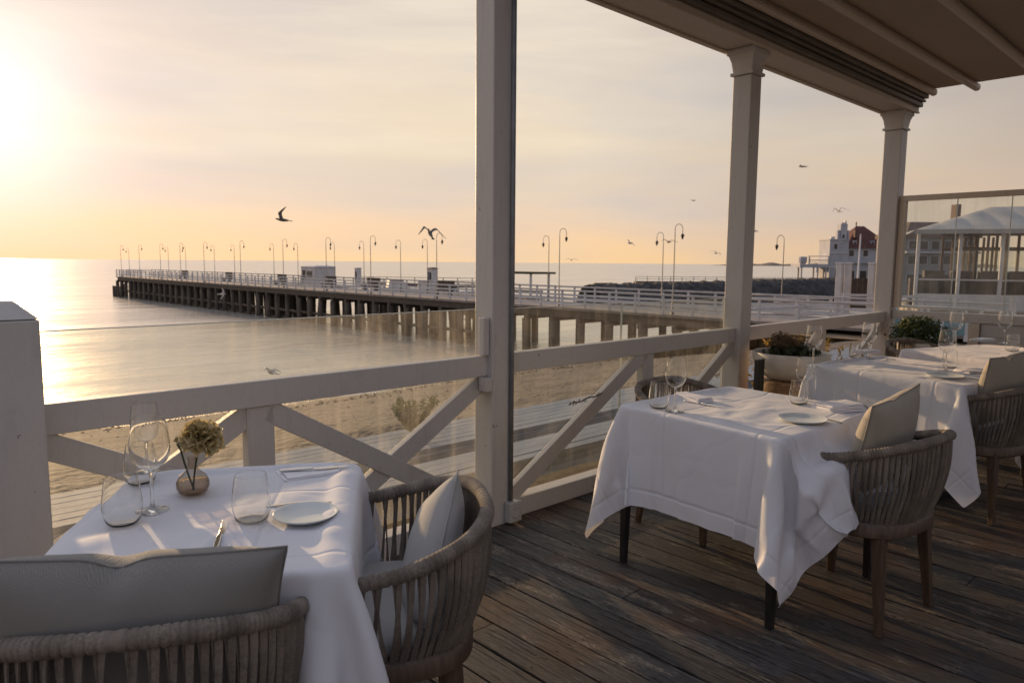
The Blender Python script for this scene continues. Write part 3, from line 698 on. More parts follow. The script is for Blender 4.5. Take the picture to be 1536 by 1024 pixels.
cushion('pale grey pillow standing on edge in the chair right of the flower table', .40, .40, .14, M['seat_pad'], (cp.x-.005, cp.y+.0, .595), face(dB)+R(4), R(18), R(30), 0, 2)
cushion('square beige linen cushion on the chair at the middle table', .42, .42, .15, M['cushion_beige'], (3.02, 1.03, .715), R(-4), R(14), R(-6), .01, 3)
cushion('beige cushion with peaked corners on the shadowed chair at the third table', .46, .42, .15, M['cushion_beige'], (4.80, 1.02, .73), R(-14), R(12), R(-4), .03, 4)

# ------------------------------------------------------------------ tableware
def shell(prof, th):
    a, b = prof[-2], prof[-1]; prof = prof[:-1]+[(a[0]+(b[0]-a[0])*f, a[1]+(b[1]-a[1])*f) for f in (.5, .93, .985, 1.)]
    n = len(prof); inn = []
    for i, (r_, z) in enumerate(prof):
        p0, p1 = prof[max(0, i-1)], prof[min(n-1, i+1)]; dx, dz = p1[0]-p0[0], p1[1]-p0[1]; l = math.hypot(dx, dz) or 1
        inn.append((max(.00005, r_-dz/l*th), z+dx/l*th))
    tx, tz = (prof[-1][0]+inn[-1][0])/2, prof[-1][1]+th*.45
    return prof+[(tx, tz)]+inn[::-1]
def add_glass(kind, label, loc, s=1.):
    def sc(p): return [(a*s, z*s) for a, z in p]
    if kind == 'wine':
        t = thing('wine_glass', label, 'wine glass', loc, 0, 'stemmed wine glasses set on the tables')
        m = MB(); prof = [(.00006,.0935),(.006,.0945),(.015,.0975),(.026,.104),(.0355,.116),(.0405,.130),(.0418,.143),(.0410,.160),(.0378,.185),(.0335,.212)]
        m.lathe(sc(shell(prof, .0008)), 44); m.build('bowl', M['glass'], t, smooth=True)
        m = MB(); m.lathe(sc([(.00006,.0),(.033,.0),(.0345,.0001),(.0350,.0006),(.0346,.0011),(.033,.0015),(.020,.0027),(.009,.0062),(.005,.014),(.0038,.03),(.0036,.075),(.0045,.087),(.006,.0925),(.00006,.0933)]), 28); m.build('stem', M['glass'], t, smooth=True)
    else:
        t = thing('tumbler', label, 'tumbler', loc, 0, 'stemless tumblers set on the tables')
        m = MB(); prof = [(.00006,.0),(.022,.0003),(.029,.0025),(.0345,.010),(.0385,.024),(.0405,.042),(.039,.062),(.0357,.085),(.0325,.104)]
        sh = shell(prof, .0009); sh = [(a, z+(.0024 if i > len(prof)+3 and z < .006 else 0)) for i, (a, z) in enumerate(sh)]
        m.lathe(sc(sh), 44); m.build('bowl', M['glass'], t, smooth=True)
    return t
def px(x, y): v = at(x, y, ZC); return (v.x, v.y, ZC+.001)
def plate(label, loc, r_=.10):
    m = MB(); p = [(.0001,.004),(.06,.004),(.078,.008),(.092,.0135),(.099,.0165),(.1005,.0165),(.1005,.0145),(.09,.009),(.07,.002),(.062,.0),(.0001,.0)]
    m.lathe([(a*r_/.1, z) for a, z in p], 48); o = m.build('side_plate', M['plate'], smooth=True, loc=loc)
    return tag(o, label, 'plate', 'pale side plates on the tables')
def poly_extrude(m, outline, th, bend=None):
    n = len(outline); vs = []
    for z in (0, th):
        for (x, y) in outline: vs.append((x, y, z+(bend(x, y) if bend else 0)))
    m.add(vs, [tuple(range(n))[::-1], tuple(range(n, 2*n))]+[(i, (i+1) % n, n+(i+1) % n, n+i) for i in range(n)])
def knife(label, loc, rz, tilt=0.):
    t = thing('table_knife', label, 'knife', loc, rz, 'steel table knives')
    m = MB(); poly_extrude(m, [(-.005,-.10),(.005,-.10),(.0065,-.06),(.0055,-.01),(.0045,.0),(-.0045,.0),(-.0055,-.01),(-.0065,-.06)], .0055); m.build('handle', M['steel'], t, bevel=.0018)
    m = MB(); poly_extrude(m, [(-.0042,.0005),(.0042,.0005),(.009,.012),(.0105,.05),(.009,.085),(.004,.103),(-.003,.108),(-.006,.10),(-.0045,.05)], .0018); m.build('blade', M['steel'], t, bevel=.0006)
    t.rotation_euler.x = tilt
    return t
def fork(label, loc, rz):
    t = thing('table_fork', label, 'fork', loc, rz, 'steel forks')
    def bend(x, y): return .004+.008*math.cos((y+.02)*28)*(.5 if y < 0 else .8)
    m = MB(); L = [(-.0055,-.10),(-.006,-.07),(-.0035,-.02),(-.003,.02),(-.007,.034),(-.0105,.045),(-.011,.055),(.011,.055),(.0105,.045),(.007,.034),(.003,.02),(.0035,-.02),(.006,-.07),(.0055,-.10)]
    left = L[:7]; 
    for (a, b) in zip(left, left[1:]):
        m.add([(a[0],a[1],bend(*a)),(-a[0],a[1],bend(*a)),(-b[0],b[1],bend(*b)),(b[0],b[1],bend(*b))]+[(a[0],a[1],bend(*a)+.002),(-a[0],a[1],bend(*a)+.002),(-b[0],b[1],bend(*b)+.002),(b[0],b[1],bend(*b)+.002)], [(3,2,1,0),(4,5,6,7),(0,4,7,3),(1,2,6,5)])
    for k in range(4):
        x = -.0085+k*.0057; m.beam((x,.055,bend(x,.055)+.001), (x*.95,.095,bend(x,.09)+.004), .0028, .0018, (0,0,1), w2=.0016)
    m.build('fork_body', M['steel'], t, smooth=False)
    return t
def napkin(label, loc, rz, w=.20, d=.12, layers=4, seed=0, h=.005):
    rng = np.random.RandomState(seed); m = MB()
    for k in range(layers):
        ph = rng.rand(3)*6; a = rng.uniform(-.05, .05); sx, sy = w*(1-.03*k), d*(1-.05*k); ox = rng.uniform(-.006,.006)
        def fn(u, v, top):
            x, y = (u-.5)*sx+ox, (v-.5)*sy; c, s = math.cos(a), math.sin(a)
            zz = k*h+(h*.9 if top else .0005)+.0018*math.sin(x*30+ph[0])*math.sin(y*25+ph[1])+(.012*k/layers)*max(0, (abs(x)/(w/2))-.8)
            return (x*c-y*s, x*s+y*c, max(zz, .0003))
        m.grid(22, 14, lambda u, v: fn(u, v, True)); m.grid(22, 14, lambda u, v: fn(u, v, False))
        e = [(i/21, 0) for i in range(22)]+[(1, j/13) for j in range(1, 14)]+[(1-i/21, 1) for i in range(1, 22)]+[(0, 1-j/13) for j in range(1, 13)]
        n = len(e); vs = [fn(u, v, True) for u, v in e]+[fn(u, v, False) for u, v in e]; m.add(vs, [(i, (i+1) % n, n+(i+1) % n, n+i) for i in range(n)])
    o = m.build('napkin', M['napkin'], smooth=True, merge=True, loc=loc, rz=rz)
    return tag(o, label, 'napkin', 'folded white napkins')
# table 1
add_glass('wine', 'large wine glass in front of the vase on the flower table', px(229,766), 1.16)
add_glass('wine', 'wine glass farthest back on the flower table beside a tumbler', px(221,708), 1.02)
add_glass('tumbler', 'tumbler at the back of the flower table among the wine glasses', px(212,724), 1.12)
add_glass('tumbler', 'tumbler at the left edge of the flower table', px(185,786), 1.14)
add_glass('tumbler', 'tumbler between the knife and the plate on the flower table', px(378,782), 1.16)
plate('pale plate on the flower table with fork behind it', px(459,777), .080)
k_ = at(330,805,ZC); knife('silver knife lying toward the chair closest to the camera', (k_.x, k_.y, ZC+.004), math.atan2(at(337,778,ZC).y-at(318,835,ZC).y, at(337,778,ZC).x-at(318,835,ZC).x)-PI/2)
fa = at(405,762,ZC); fb = at(512,755,ZC); fork('fork lying behind the plate on the flower table', ((fa.x+fb.x)/2, (fa.y+fb.y)/2, ZC+.003), math.atan2(fb.y-fa.y, fb.x-fa.x)-PI/2)
na = at(428,714,ZC); nb = at(512,707,ZC); nz = math.atan2(nb.y-na.y, nb.x-na.x)
nc = at(463,711,ZC); napkin('folded napkin under a knife at the back of the flower table', (nc.x, nc.y, ZC+.001), nz+.25, .17, .12, 3, 5, .004)
knife('knife resting across the napkin at the back of the flower table', ((na.x+nb.x)/2, (na.y+nb.y)/2, ZC+.016), nz-PI/2)
# table 2
add_glass('tumbler', 'tumbler at the left corner of the middle table', px(988,612), 1.16)
add_glass('wine', 'wine glass at the left corner of the middle table', px(1012,617), 1.14)
add_glass('wine', 'wine glass behind a tumbler at the right of the middle table', px(1205,602), 1.0)
add_glass('tumbler', 'tumbler in front of a wine glass at the right of the middle table', px(1198,606), 1.1)
plate('pale plate near the front edge of the middle table', px(1203,632), .098)
v = px(1040,599); napkin('rolled folded napkin at the left of the middle table', v, R(70), .20, .09, 4, 6)
a, b = at(1030,602,ZC), at(1078,612,ZC); knife('knife beside the napkin at the left of the middle table', ((a.x+b.x)/2, (a.y+b.y)/2, ZC+.003), math.atan2(b.y-a.y, b.x-a.x)+PI/2)
v = px(1258,614); napkin('thick folded napkin beside the plate on the middle table', v, R(-25), .20, .14, 5, 7, .006)
a, b = at(1215,622,ZC), at(1258,634,ZC); knife('knife beside the plate on the middle table', ((a.x+b.x)/2, (a.y+b.y)/2, ZC+.003), math.atan2(b.y-a.y, b.x-a.x)+PI/2)
a, b = at(1282,600,ZC), at(1330,613,ZC); fork('fork beyond the thick napkin on the middle table', ((a.x+b.x)/2, (a.y+b.y)/2, ZC+.003), math.atan2(b.y-a.y, b.x-a.x)-PI/2)
# table 3
add_glass('wine', 'wine glass at the left corner of the third table before the planter', px(1219,549), 1.25)
add_glass('wine', 'wine glass near the napkin at the back of the third table', px(1302,538), 1.2)
add_glass('tumbler', 'tumbler next to the napkin at the back of the third table', px(1282,537), 1.0)
v = px(1300,529); napkin('napkin at the back of the third table', v, R(-10), .20, .12, 4, 8)
a, b = at(1312,535,ZC), at(1345,541,ZC); knife('knife at the back of the third table', ((a.x+b.x)/2, (a.y+b.y)/2, ZC+.003), math.atan2(b.y-a.y, b.x-a.x)+PI/2)
add_glass('wine', 'wine glass above the plate on the third table', px(1418,556), 1.2)
add_glass('tumbler', 'tumbler above the plate on the third table', px(1424,552), 1.1)
plate('pale plate on the third table', px(1417,566), .10)
v = px(1460,558); napkin('napkin beside the plate on the third table', v, R(-25), .18, .12, 3, 9)
a, b = at(1440,564,ZC), at(1470,570,ZC); knife('knife beside the plate on the third table', ((a.x+b.x)/2, (a.y+b.y)/2, ZC+.003), math.atan2(b.y-a.y, b.x-a.x)+PI/2)
# table 4
add_glass('wine', 'wine glass at the left of the farthest table', px(1432,517), 1.3)
add_glass('wine', 'wine glass behind a tumbler at the right of the farthest table', px(1505,515), 1.3)
add_glass('tumbler', 'tumbler at the right of the farthest table', px(1518,527), 1.25)
v = px(1474,511); napkin('napkin on the farthest table', v, R(-15), .2, .12, 4, 10)

# vase with two carnations
vb = at(290,741,ZC)
vs_ = thing('bud_vase', 'small smoked glass bulb vase holding carnations', 'vase', (vb.x, vb.y, ZC+.001))
m = MB(); m.lathe([(.0001,.001),(.025,.001),(.037,.008),(.043,.022),(.043,.037),(.035,.054),(.020,.066),(.012,.078),(.0095,.090),(.010,.100),(.0125,.106),(.0118,.1066)], 40); m.build('bulb', M['vase'], vs_, smooth=True)
m = MB(); m.lathe([(.0001,.0035),(.021,.0035),(.0345,.010),(.0405,.022),(.0405,.034),(.0385,.040),(.0001,.040)], 40); m.build('water', M['vase'], vs_, smooth=True)
def carnation(label, base, tip, rad, npet, seed, bud=False):
    rng = random.Random(seed); t = thing('carnation', label, 'flower', base, 0, 'carnations in the bulb vase')
    tip = Vector(tip)-Vector(base); mid = tip*.55+Vector((-.006, .002, .004))
    pts = [(Vector((0,0,0))*(1-s)**2+mid*2*s*(1-s)+tip*s*s) for s in [i/10 for i in range(11)]]
    m = MB(); m.tube(pts, .0026, 8); m.tube([tip-(tip-mid).normalized()*.014, tip+(tip-mid).normalized()*.004], [.0035, .009], 10); m.build('stem', M['stem'], t, smooth=True)
    ax = (tip-mid).normalized(); q = ax.to_track_quat('Z', 'Y'); m = MB()
    for i in range(npet):
        s = (i+.5)/npet; th = i*2.399; tiltp = (1.75-1.55*(1-s)**.8)*(.35 if bud else 1.) if True else 0
        tiltp = (.12+1.95*s)*(.30 if bud else 1.); L = rad*(1.12-.22*s)*(rng.uniform(.85, 1.1)); W = rad*rng.uniform(.62, .85)*(.6 if bud else 1)
        p1, p2 = rng.random()*6, rng.random()*6; fr = rng.uniform(5, 8)
        def fn(u, v):
            a = (u-.5)*2; l = L*v; w = W*(.15+.85*v**.7)*a; ruf = rad*.16*v**2*math.sin(a*fr+p1)+rad*.05*v*math.sin(a*21+p2)
            l2 = l*(1-.18*a*a)+rad*.05*v*math.sin(a*26+p2); cur = tiltp*(.55+.45*v)
            x, z = l2*math.sin(cur)-ruf*math.cos(cur), l2*math.cos(cur)+ruf*math.sin(cur)
            vv = Vector((x*math.cos(th)-w*math.sin(th), x*math.sin(th)+w*math.cos(th), z)); return q @ vv+tip
        m.grid(13, 6, fn, att=rng.random())
    m.build('petals', M['petal'], t, smooth=True)
    return t
vt = Vector((vb.x, vb.y, ZC)); rt = Vector((r0.x, r0.y, 0)); fw = Vector((cf.x, cf.y, 0)).normalized()
carnation('large ruffled cream carnation leaning right in the bulb vase', vt+Vector((0,0,.012)), vt+rt*.024+fw*.004+Vector((0,0,.146)), .058, 44, 3)
carnation('small closed carnation bud on the left of the bulb vase', vt+Vector((.004,.004,.012)), vt-rt*.030-fw*.004+Vector((0,0,.142)), .022, 20, 4, True)

# ------------------------------------------------------------------ planters
def leaves(m, c, rx, ry, rz_, n, size, rng, shell=.5, asp=.5):
    for i in range(n):
        d = Vector((rng.gauss(0,1), rng.gauss(0,1), rng.gauss(0,1))).normalized(); r_ = shell+(1-shell)*rng.random()
        r_ *= 1+.14*math.sin(d.x*5+c[0]*3)*math.sin(d.y*6+d.z*4)
        p = Vector((c[0]+d.x*rx*r_, c[1]+d.y*ry*r_, c[2]+d.z*rz_*r_))
        nd = (d+Vector((rng.gauss(0,.6), rng.gauss(0,.6), rng.gauss(0,.6)))).normalized(); up = Vector((rng.gauss(0,1), rng.gauss(0,1), rng.gauss(0,1)))
        a = nd.cross(up).normalized(); b = nd.cross(a); s = size*rng.uniform(.6, 1.3)
        m.add([p-a*s, p+b*s*asp+nd*s*.15, p+a*s, p-b*s*asp+nd*s*.15], [(0,1,2,3)], rng.random())
def planter(label, x, y, zr, rad, stool_lab, plant_fn):
    h = .20; zb = zr-h
    st = thing('rattan_stool', stool_lab, 'stool', (x, y, 0), 0, 'woven rattan stools under the planters')
    m = MB()
    for k in range(22): m.lathe([(rad*.80*(1+.12*math.sin(k/21*PI)), zb-.30+k*.0135), (rad*.80*(1+.12*math.sin(k/21*PI))+.006, zb-.30+k*.0135+.006), (rad*.80*(1+.12*math.sin(k/21*PI)), zb-.30+k*.0135+.0125)], 40, wob=lambda t, z, k=k: .012*math.sin(t*20+k*PI))
    m.build('woven_drum', M['rattan'], st, smooth=True)
    m = MB(); m.lathe([(.0001, zb-.004), (rad*.8, zb-.004), (rad*.83, zb-.016), (rad*.8, zb-.02)], 40); m.build('stool_top', M['rattan'], st, smooth=True)
    for k in range(4):
        a = k*PI/2+.6; m = MB(); m.tube([(rad*.72*math.cos(a), rad*.72*math.sin(a), zb-.29), (rad*.78*math.cos(a), rad*.78*math.sin(a), 0)], [.02,.014], 8); m.build('leg', M['teak'], st, smooth=True)
    p = thing('planter_bowl', label, 'planter', (x, y, zb), 0, 'round planter bowls')
    m = MB(); m.lathe([(.0001,0),(rad*.45,0),(rad*.62,.012),(rad*.85,.07),(rad*.97,.14),(rad,h),(rad*.985,h+.006),(rad*.96,h+.004),(rad*.94,h-.02),(rad*.9,.13)], 48); m.build('bowl', M['bowl'], p, smooth=True)
    m = MB(); m.lathe([(.0001,h-.035),(rad*.93,h-.04)], 30); m.build('soil', M['dark_wood'], p)
    plant_fn(x, y, zr)
def plant1(x, y, z):
    rng = random.Random(2); t = thing('hydrangea', 'dried brown hydrangea clump in the nearer wide planter', 'plant', (x, y, z-.04))
    m = MB(); leaves(m, (-.05, .05, .12), .10, .10, .075, 700, .013, rng, .55); leaves(m, (.08,.0,.09), .08,.09,.05, 260, .013, rng, .5); m.build('flower_heads', M['leaf_dry'], t)
    m = MB(); leaves(m, (.0, .0, .045), .19, .19, .055, 420, .03, rng, .3); m.build('foliage', M['leaf_dark'], t)
    m = MB(); [m.tube([(0,0,-.02),(dx*.5,dy*.5,.05),(dx,dy,.09)], .004, 6) for dx, dy in ((-.05,.05),(.05,.0),(.1,-.02),(-.1,.02))]; m.build('stems', M['stem'], t)
def plant2(x, y, z):
    rng = random.Random(5); t = thing('boxwood', 'dense dark green boxwood mound in the farther planter', 'plant', (x, y, z-.04))
    m = MB(); leaves(m, (.0, .0, .10), .27, .27, .17, 1800, .019, rng, .55); leaves(m, (-.05,.02,.17), .16,.16,.11, 700, .018, rng, .6); m.build('foliage', M['leaf_box'], t)
    m = MB(); [m.tube([(0,0,-.02),(dx*.5,dy*.5,.06),(dx,dy,.12)], .005, 6) for dx, dy in ((-.1,.05),(.1,.05),(.05,-.1),(-.08,-.08))]; m.build('stems', M['stem'], t)
planter('wide grey planter bowl on a rattan stool near the column', 5.16, 2.44, .765, .275, 'rattan stool carrying the hydrangea bowl', plant1)
planter('cream planter bowl with boxwood on a rattan stool', 7.25, 2.22, .72, .26, 'rattan stool carrying the boxwood bowl', plant2)
st = thing('metal_stand', 'slim black metal stand beside the hydrangea planter', 'stand', (4.80, 2.50, 0))
for dx in (-.05, 0, .05):
    m = MB(); m.box(dx-.008, dx+.008, -.01, .01, .02, .74); m.build('upright', M['black_metal'], st, bevel=.002)
m = MB(); m.box(-.08, .08, -.08, .08, 0, .018); m.build('foot', M['black_metal'], st, bevel=.003)

# twig caught on the fence
a = aty(853,607,2.79); b = aty(903,590,2.79)
m = MB(); P0 = Vector(a); P1 = Vector(b); rng = random.Random(4)
m.tube([P0.lerp(P1, i/8)+Vector((0,0,.006*math.sin(i*1.7))) for i in range(9)], .004, 6)
for i in range(14):
    q = P0.lerp(P1, rng.random()); d = Vector((rng.uniform(-.02,.02), rng.uniform(-.01,.01), rng.uniform(-.022,.022))); m.tube([q, q+d*.6, q+d], [.003,.003,.001], 5)
tag(m.build('dry_twig', M['twig'], smooth=True), 'dry spiky twig caught across the fence brace', 'twig')

# ------------------------------------------------------------------ just beyond the fence
m = MB()
for i in range(4): m.box(-6, 12, 4.78+i*.14, 4.78+i*.14+.132, -.50, -.45+random.uniform(-.003,.003), random.random())
m.box(-6, 12, 4.79, 4.83, -.66, -.502)
o = m.build('timber_ledge', M['plank'], bevel=.004); tag(o, 'long weathered timber ledge running just outside the fence', 'ledge')
m = MB(); m.box(-6, 20, 6.95, 7.15, -1.30, -1.25); m.box(-6, -5.9, 6.98, 7.1, -1.55, -1.302); m.box(3, 3.1, 6.98, 7.1, -1.55, -1.302); m.box(12, 12.1, 6.98, 7.1, -1.55, -1.302)
tag(m.build('plank_bench', M['plank'], bevel=.004), 'low pale plank bench between ledge and boardwalk', 'bench')
def bush(name, label, cat, p, rx, rz_, n, size, mat, seed, stems=9):
    rng = random.Random(seed); t = thing(name, label, cat, p); m = MB()
    for i in range(stems):
        a = rng.random()*6.28; l = rng.uniform(.7, 1.1); d = Vector((math.cos(a)*rx*l, math.sin(a)*rx*l, rz_*rng.uniform(1.1, 2.)))
        for k in range(max(1, n//stems)):
            s = rng.uniform(.25, 1); q = Vector((d.x*s, d.y*s, d.z*s**.8)); leaves(m, q, .05, .05, .05, 1, size, rng, .2, .3)
    m.build('foliage', M[mat], t)
    m = MB()
    for i in range(6): a = i*1.05; m.tube([(0,0,-.05), (math.cos(a)*rx*.4, math.sin(a)*rx*.4, rz_*.9)], .008, 5)
    m.build('stems', M['stem'], t)
b = at(622,655,-1.2); bush('beach_bush', 'small green bush growing by the boardwalk edge', 'bush', (b.x, b.y, -1.2), .34, .30, 1700, .042, 'leaf_bush', 3, 26)
for i, (xx, yy, l) in enumerate([(8.6, 4.0, 'ochre leafy shrub beyond the fence left of the farther planter'), (10.3, 4.2, 'ochre leafy shrub beyond the fence right behind the farther planter'), (7.0, 3.7, 'ochre leafy shrub beyond the fence above the hydrangea planter')]):
    bush('ochre_shrub', l, 'shrub', (xx, yy, -.62), .45, .62, 500, .05, 'leaf_ochre', 20+i, 12)

# ------------------------------------------------------------------ pier
PX0, PX1, PYA, PZ = 33.3, 38.7, 8., -1.4; PYB = atx(174, 400, 33.3).y
pier = thing('pier', 'long timber pier on dark piles reaching out to sea', 'pier', (36, 80, SEA))
def pb(m, n, mt, **k): o = m.build(n, mt, pier, **k); o.location = (-36, -80, -SEA); return o
m = MB(); m.box(PX0-.1, PX1+.1, PYA, PYB, PZ-.14, PZ)
m.box(38.9, 43.5, 70, 84, PZ-.14, PZ+.002); m.box(38.9, 42, 40, 52, PZ-.14, PZ+.002)
pb(m, 'deck', M['pier_wood'])
m = MB()
for x in (PX0+.25, 36, PX1-.25): m.box(x-.18, x+.18, 18, PYB-.2, PZ-.62, PZ-.145)
PB = (PYB-20.3)/47
for i in range(48): y = 20+i*PB; m.box(PX0-.15, PX1+.15, y-.17, y+.17, PZ-.9, PZ-.623)
pb(m, 'beams', M['dark_wood'])
rng = random.Random(11)
for i in range(48):
    y = 20+i*PB
    for x, r_ in ((PX0+.05, .27), (PX1-.1, .27)):
        m = MB(); yy = y+rng.uniform(-.12,.12); lx = rng.uniform(-.08,.08)
        m.tube([(x+lx, yy, -7), (x+lx*.5, yy, SEA), (x, yy, PZ-.88)], [r_*rng.uniform(.9,1.15)]*3, 9); pb(m, 'pile', M['pile'], smooth=True)
m = MB()
for i in range(47):
    y = 20+i*PB
    for yy, xx in (((y+.7, 35.), (y+1.3, 37.), (y+1.9, 36.)) if y > 42 else ()): m.tube([(xx+rng.uniform(-.6,.6), yy, -7), (xx, yy, PZ-.3)], .24, 7)
    if y > 34: m.beam((PX0+.1, y, SEA+.9), (PX0+.1, y+PB, SEA+1.0), .12, .22)
o = pb(m, 'inner_piles', M['pile'], smooth=True); o['kind'] = 'stuff'
for nm, x in (('railing', PX0), ('railing', PX1)):
    m = MB(); y = PYA
    while y < PYB:
        m.box(x-.055, x+.055, y-.055, y+.055, PZ+.002, PZ+1.08); y += 1.9
    for z, h in ((.18,.13),(.46,.10),(.74,.10),(1.02,.06)): m.box(x-.03, x+.03, PYA, PYB, PZ+z, PZ+z+h)
    m.box(x-.09, x+.09, PYA, PYB, PZ+1.082, PZ+1.13)
    pb(m, nm, M['paint_far'])
m = MB(); x = 0
for xx in np.arange(PX0, PX1+.1, 1.8): m.box(xx-.05, xx+.05, PYB-.05, PYB+.05, PZ+.002, PZ+1.08)
for z, h in ((.18,.13),(.46,.10),(.74,.10),(1.02,.08)): m.box(PX0, PX1, PYB-.03, PYB+.03, PZ+z, PZ+z+h)
pb(m, 'end_railing', M['paint_far'])
for k in range(3): m = MB(); m.tube([(35+k*1.1, PYB+2.0, -7), (35+k*1.1, PYB+2.0, SEA+1.9)], .25, 8); pb(m, 'fender_pile', M['pile'], smooth=True)
for k in range(4): m = MB(); m.tube([(PX0-.6, PYB-.5-k*1.3, -7), (PX0-.6, PYB-.5-k*1.3, SEA+1.7)], .22, 8); pb(m, 'fender_pile', M['pile'], smooth=True)
# gooseneck lamps
def make_lamp(label, h=5.0, sgn=1, group='gooseneck lamps along the pier'):
    t = thing('pier_lamp', label, 'street lamp', group=group)
    m = MB(); m.lathe([(.10,0),(.09,.25),(.06,.32),(.045,1.2),(.032,1.25),(.024,h-.55)], 10); m.build('pole', M['lamp'], t, smooth=True)
    m = MB(); pts = [(0,0,h-.56)]+[(sgn*(.21-.21*math.cos(a)), 0, h-.3+.26*math.sin(a)) for a in [i*PI/9 for i in range(10)]]+[(sgn*.42, 0, h-.52)]
    m.tube(pts, .018, 7); m.build('gooseneck', M['lamp'], t, smooth=True)
    m = MB(); m.lathe([(.02, h-.53),(.04,h-.57),(.11,h-.66),(.115,h-.69),(.07,h-.70),(.065,h-.78),(.04,h-.84),(.001,h-.90)], 12, c=(sgn*.42, 0, 0)); m.build('lantern', M['lantern'], t, smooth=True)
    return t
near = [182, 209.5, 241, 271, 306.5, 361, 425, 489.5, 556, 655, 839, 1011]; far = [194, 253, 279, 322, 352, 411, 447, 502, 546, 601, 641, 823, 994]
la = make_lamp('x'); lb = make_lamp('x', 4.8, -1)
la.rotation_euler.z = lb.rotation_euler.z = R(-40)
for i, X in enumerate(near):
    o = la if i == 0 else copy_tree(la); q = atx(X, 400, PX0+.3); o.location = (PX0+.3, q.y, PZ)
    o['label'] = 'gooseneck lamp on the near railing, %s from the seaward end' % ordinal(i)
for i, X in enumerate(far):
    o = lb if i == 0 else copy_tree(lb); q = atx(X, 400, PX1-.3); o.location = (PX1-.3, q.y, PZ)
    o['label'] = 'gooseneck lamp on the far railing, %s from the seaward end' % ordinal(i)
q = atx(1171, 470, 39.6); o = copy_tree(lb, 'lone gooseneck lamp standing ashore before the white villa'); o.location = (q.x, q.y, PZ-.3)
# benches, kiosks and a shelter on the pier
def bench(label, X, y):
    q = atx(X, 400, y) if False else None
    t = thing('pier_bench', label, 'bench', (36, y, PZ), 0, 'dark benches along the middle of the pier')
    return t
bp = thing('pier_bench', 'dark bench on the pier, first from the seaward end', 'bench', (36.4, 108, PZ), 0, 'dark benches along the pier')
m = MB(); m.box(-.25,.25,-1.1,1.1,.42,.5); m.build('seat', M['dark_wood'], bp); m = MB(); m.box(.26,.32,-1.1,1.1,.45,1.25); m.build('backrest', M['dark_wood'], bp)
for s in (-.9, .9): m = MB(); m.box(-.2,.2,s-.05,s+.05,0,.418); m.build('leg', M['dark_wood'], bp)
for i, y in enumerate((92, 77, 66, 58, 47)): copy_tree(bp, 'dark bench on the pier, %s from the seaward end' % ordinal(i+1), (36.4, y, PZ))
def hut(name, label, cat, x, y, w, d, h, roof_h, wall, roofm, over=.15):
    t = thing(name, label, cat, (x, y, PZ+.003))
    m = MB(); m.box(-w/2, w/2, -d/2, d/2, 0, h); m.build('wall', M[wall], t)
    m = MB(); a, b = w/2+over, d/2+over; m.add([(-a,-b,h+.002),(a,-b,h+.002),(a,b,h+.002),(-a,b,h+.002),(-a*.5,-b*.5,h+roof_h),(a*.5,-b*.5,h+roof_h),(a*.5,b*.5,h+roof_h),(-a*.5,b*.5,h+roof_h)], [(3,2,1,0),(4,5,6,7),(0,1,5,4),(1,2,6,5),(2,3,7,6),(3,0,4,7)]); m.build('roof', M[roofm], t)
    m = MB(); m.box(-w/2-.02, -w/2-.003, -d*.3, d*.1, .9, h-.5); m.build('window', M['window_dark'], t)
    m = MB(); m.box(-w/2-.02, -w/2-.003, d*.2, d*.4, .02, h-.4); m.build('door', M['dark_wood'], t)
    return t
hut('kiosk', 'pale flat-roofed kiosk on the pier platform', 'kiosk', 41.2, 77, 2.6, 3.4, 2.1, .15, 'paint_far', 'paint_far')
q = atk(537, 405, 105); t_ = hut('kiosk', 'narrow white kiosk out on the marina jetty', 'kiosk', q.x, q.y, .7, .7, 2.5, .1, 'paint_far', 'paint_far'); t_.location.z = -2.15
q = atk(649, 405, 105); t_ = hut('kiosk', 'white cabin with tan door on the marina jetty', 'kiosk', q.x, q.y, 1.0, 1.1, 2.5, .2, 'paint_far', 'roof_dark'); t_.location.z = -2.15
sh = thing('pier_shelter', 'dark flat-roofed open shelter on the landward pier', 'shelter', (40.3, 42.5, PZ+.003))
m = MB(); m.box(-1.2, 1.4, -3.2, 3.6, 1.9, 2.05); m.build('roof', M['greenery'], sh)
for a in (-1, 1):
    for b in (-2.8, 3.0): m = MB(); m.box(a-.07, a+.07, b-.07, b+.07, 0, 1.898); m.build('post', M['paint_far'], sh)
m = MB(); m.box(-.3, .6, -2.6, 2.6, .45, .55); m.build('bench_seat', M['dark_wood'], sh)
# marina jetty and boats
def jetty(label, pts, z, w, rail):
    t = thing('jetty', label, 'jetty', (pts[0].x, pts[0].y, SEA)); o0 = Vector((pts[0].x, pts[0].y, SEA))
    A, B = [Vector((p.x, p.y, z)) for p in pts]; m = MB(); m.beam(A-o0, B-o0, w, .5); m.build('deck', M['dark_wood'], t)
    d = (B-A); L = d.length; d.normalize(); sdv = d.cross(Vector((0,0,1)))
    m = MB(); k = 0
    while k < L: q = A+d*k-o0; m.tube([(q.x, q.y, -3), (q.x, q.y, z-SEA)], .3, 6); k += 4.
    m.build('piles', M['pile'], t)
    if rail:
        m = MB(); k = 0
        while k < L: q = A+d*k-o0+sdv*(w*.45); m.beam(q+Vector((0,0,.25)), q+Vector((0,0,1.3)), .09, .09, (0,1,0)); k += 2.4
        for hh in (.8, 1.25): m.beam(A-o0+sdv*(w*.45)+Vector((0,0,hh)), B-o0+sdv*(w*.45)+Vector((0,0,hh)), .06, .08)
        m.build('railing', M['lamp'], t)
jetty('dark marina jetty with thin railing beyond the pier', (atk(545,411,118), atk(760,414,112)), -2.4, 3., True)
jetty('dark jetty with thin railing beyond the breakwater', (atk(952,421,150), atk(1215,424,150)), -2.6, 3., True)
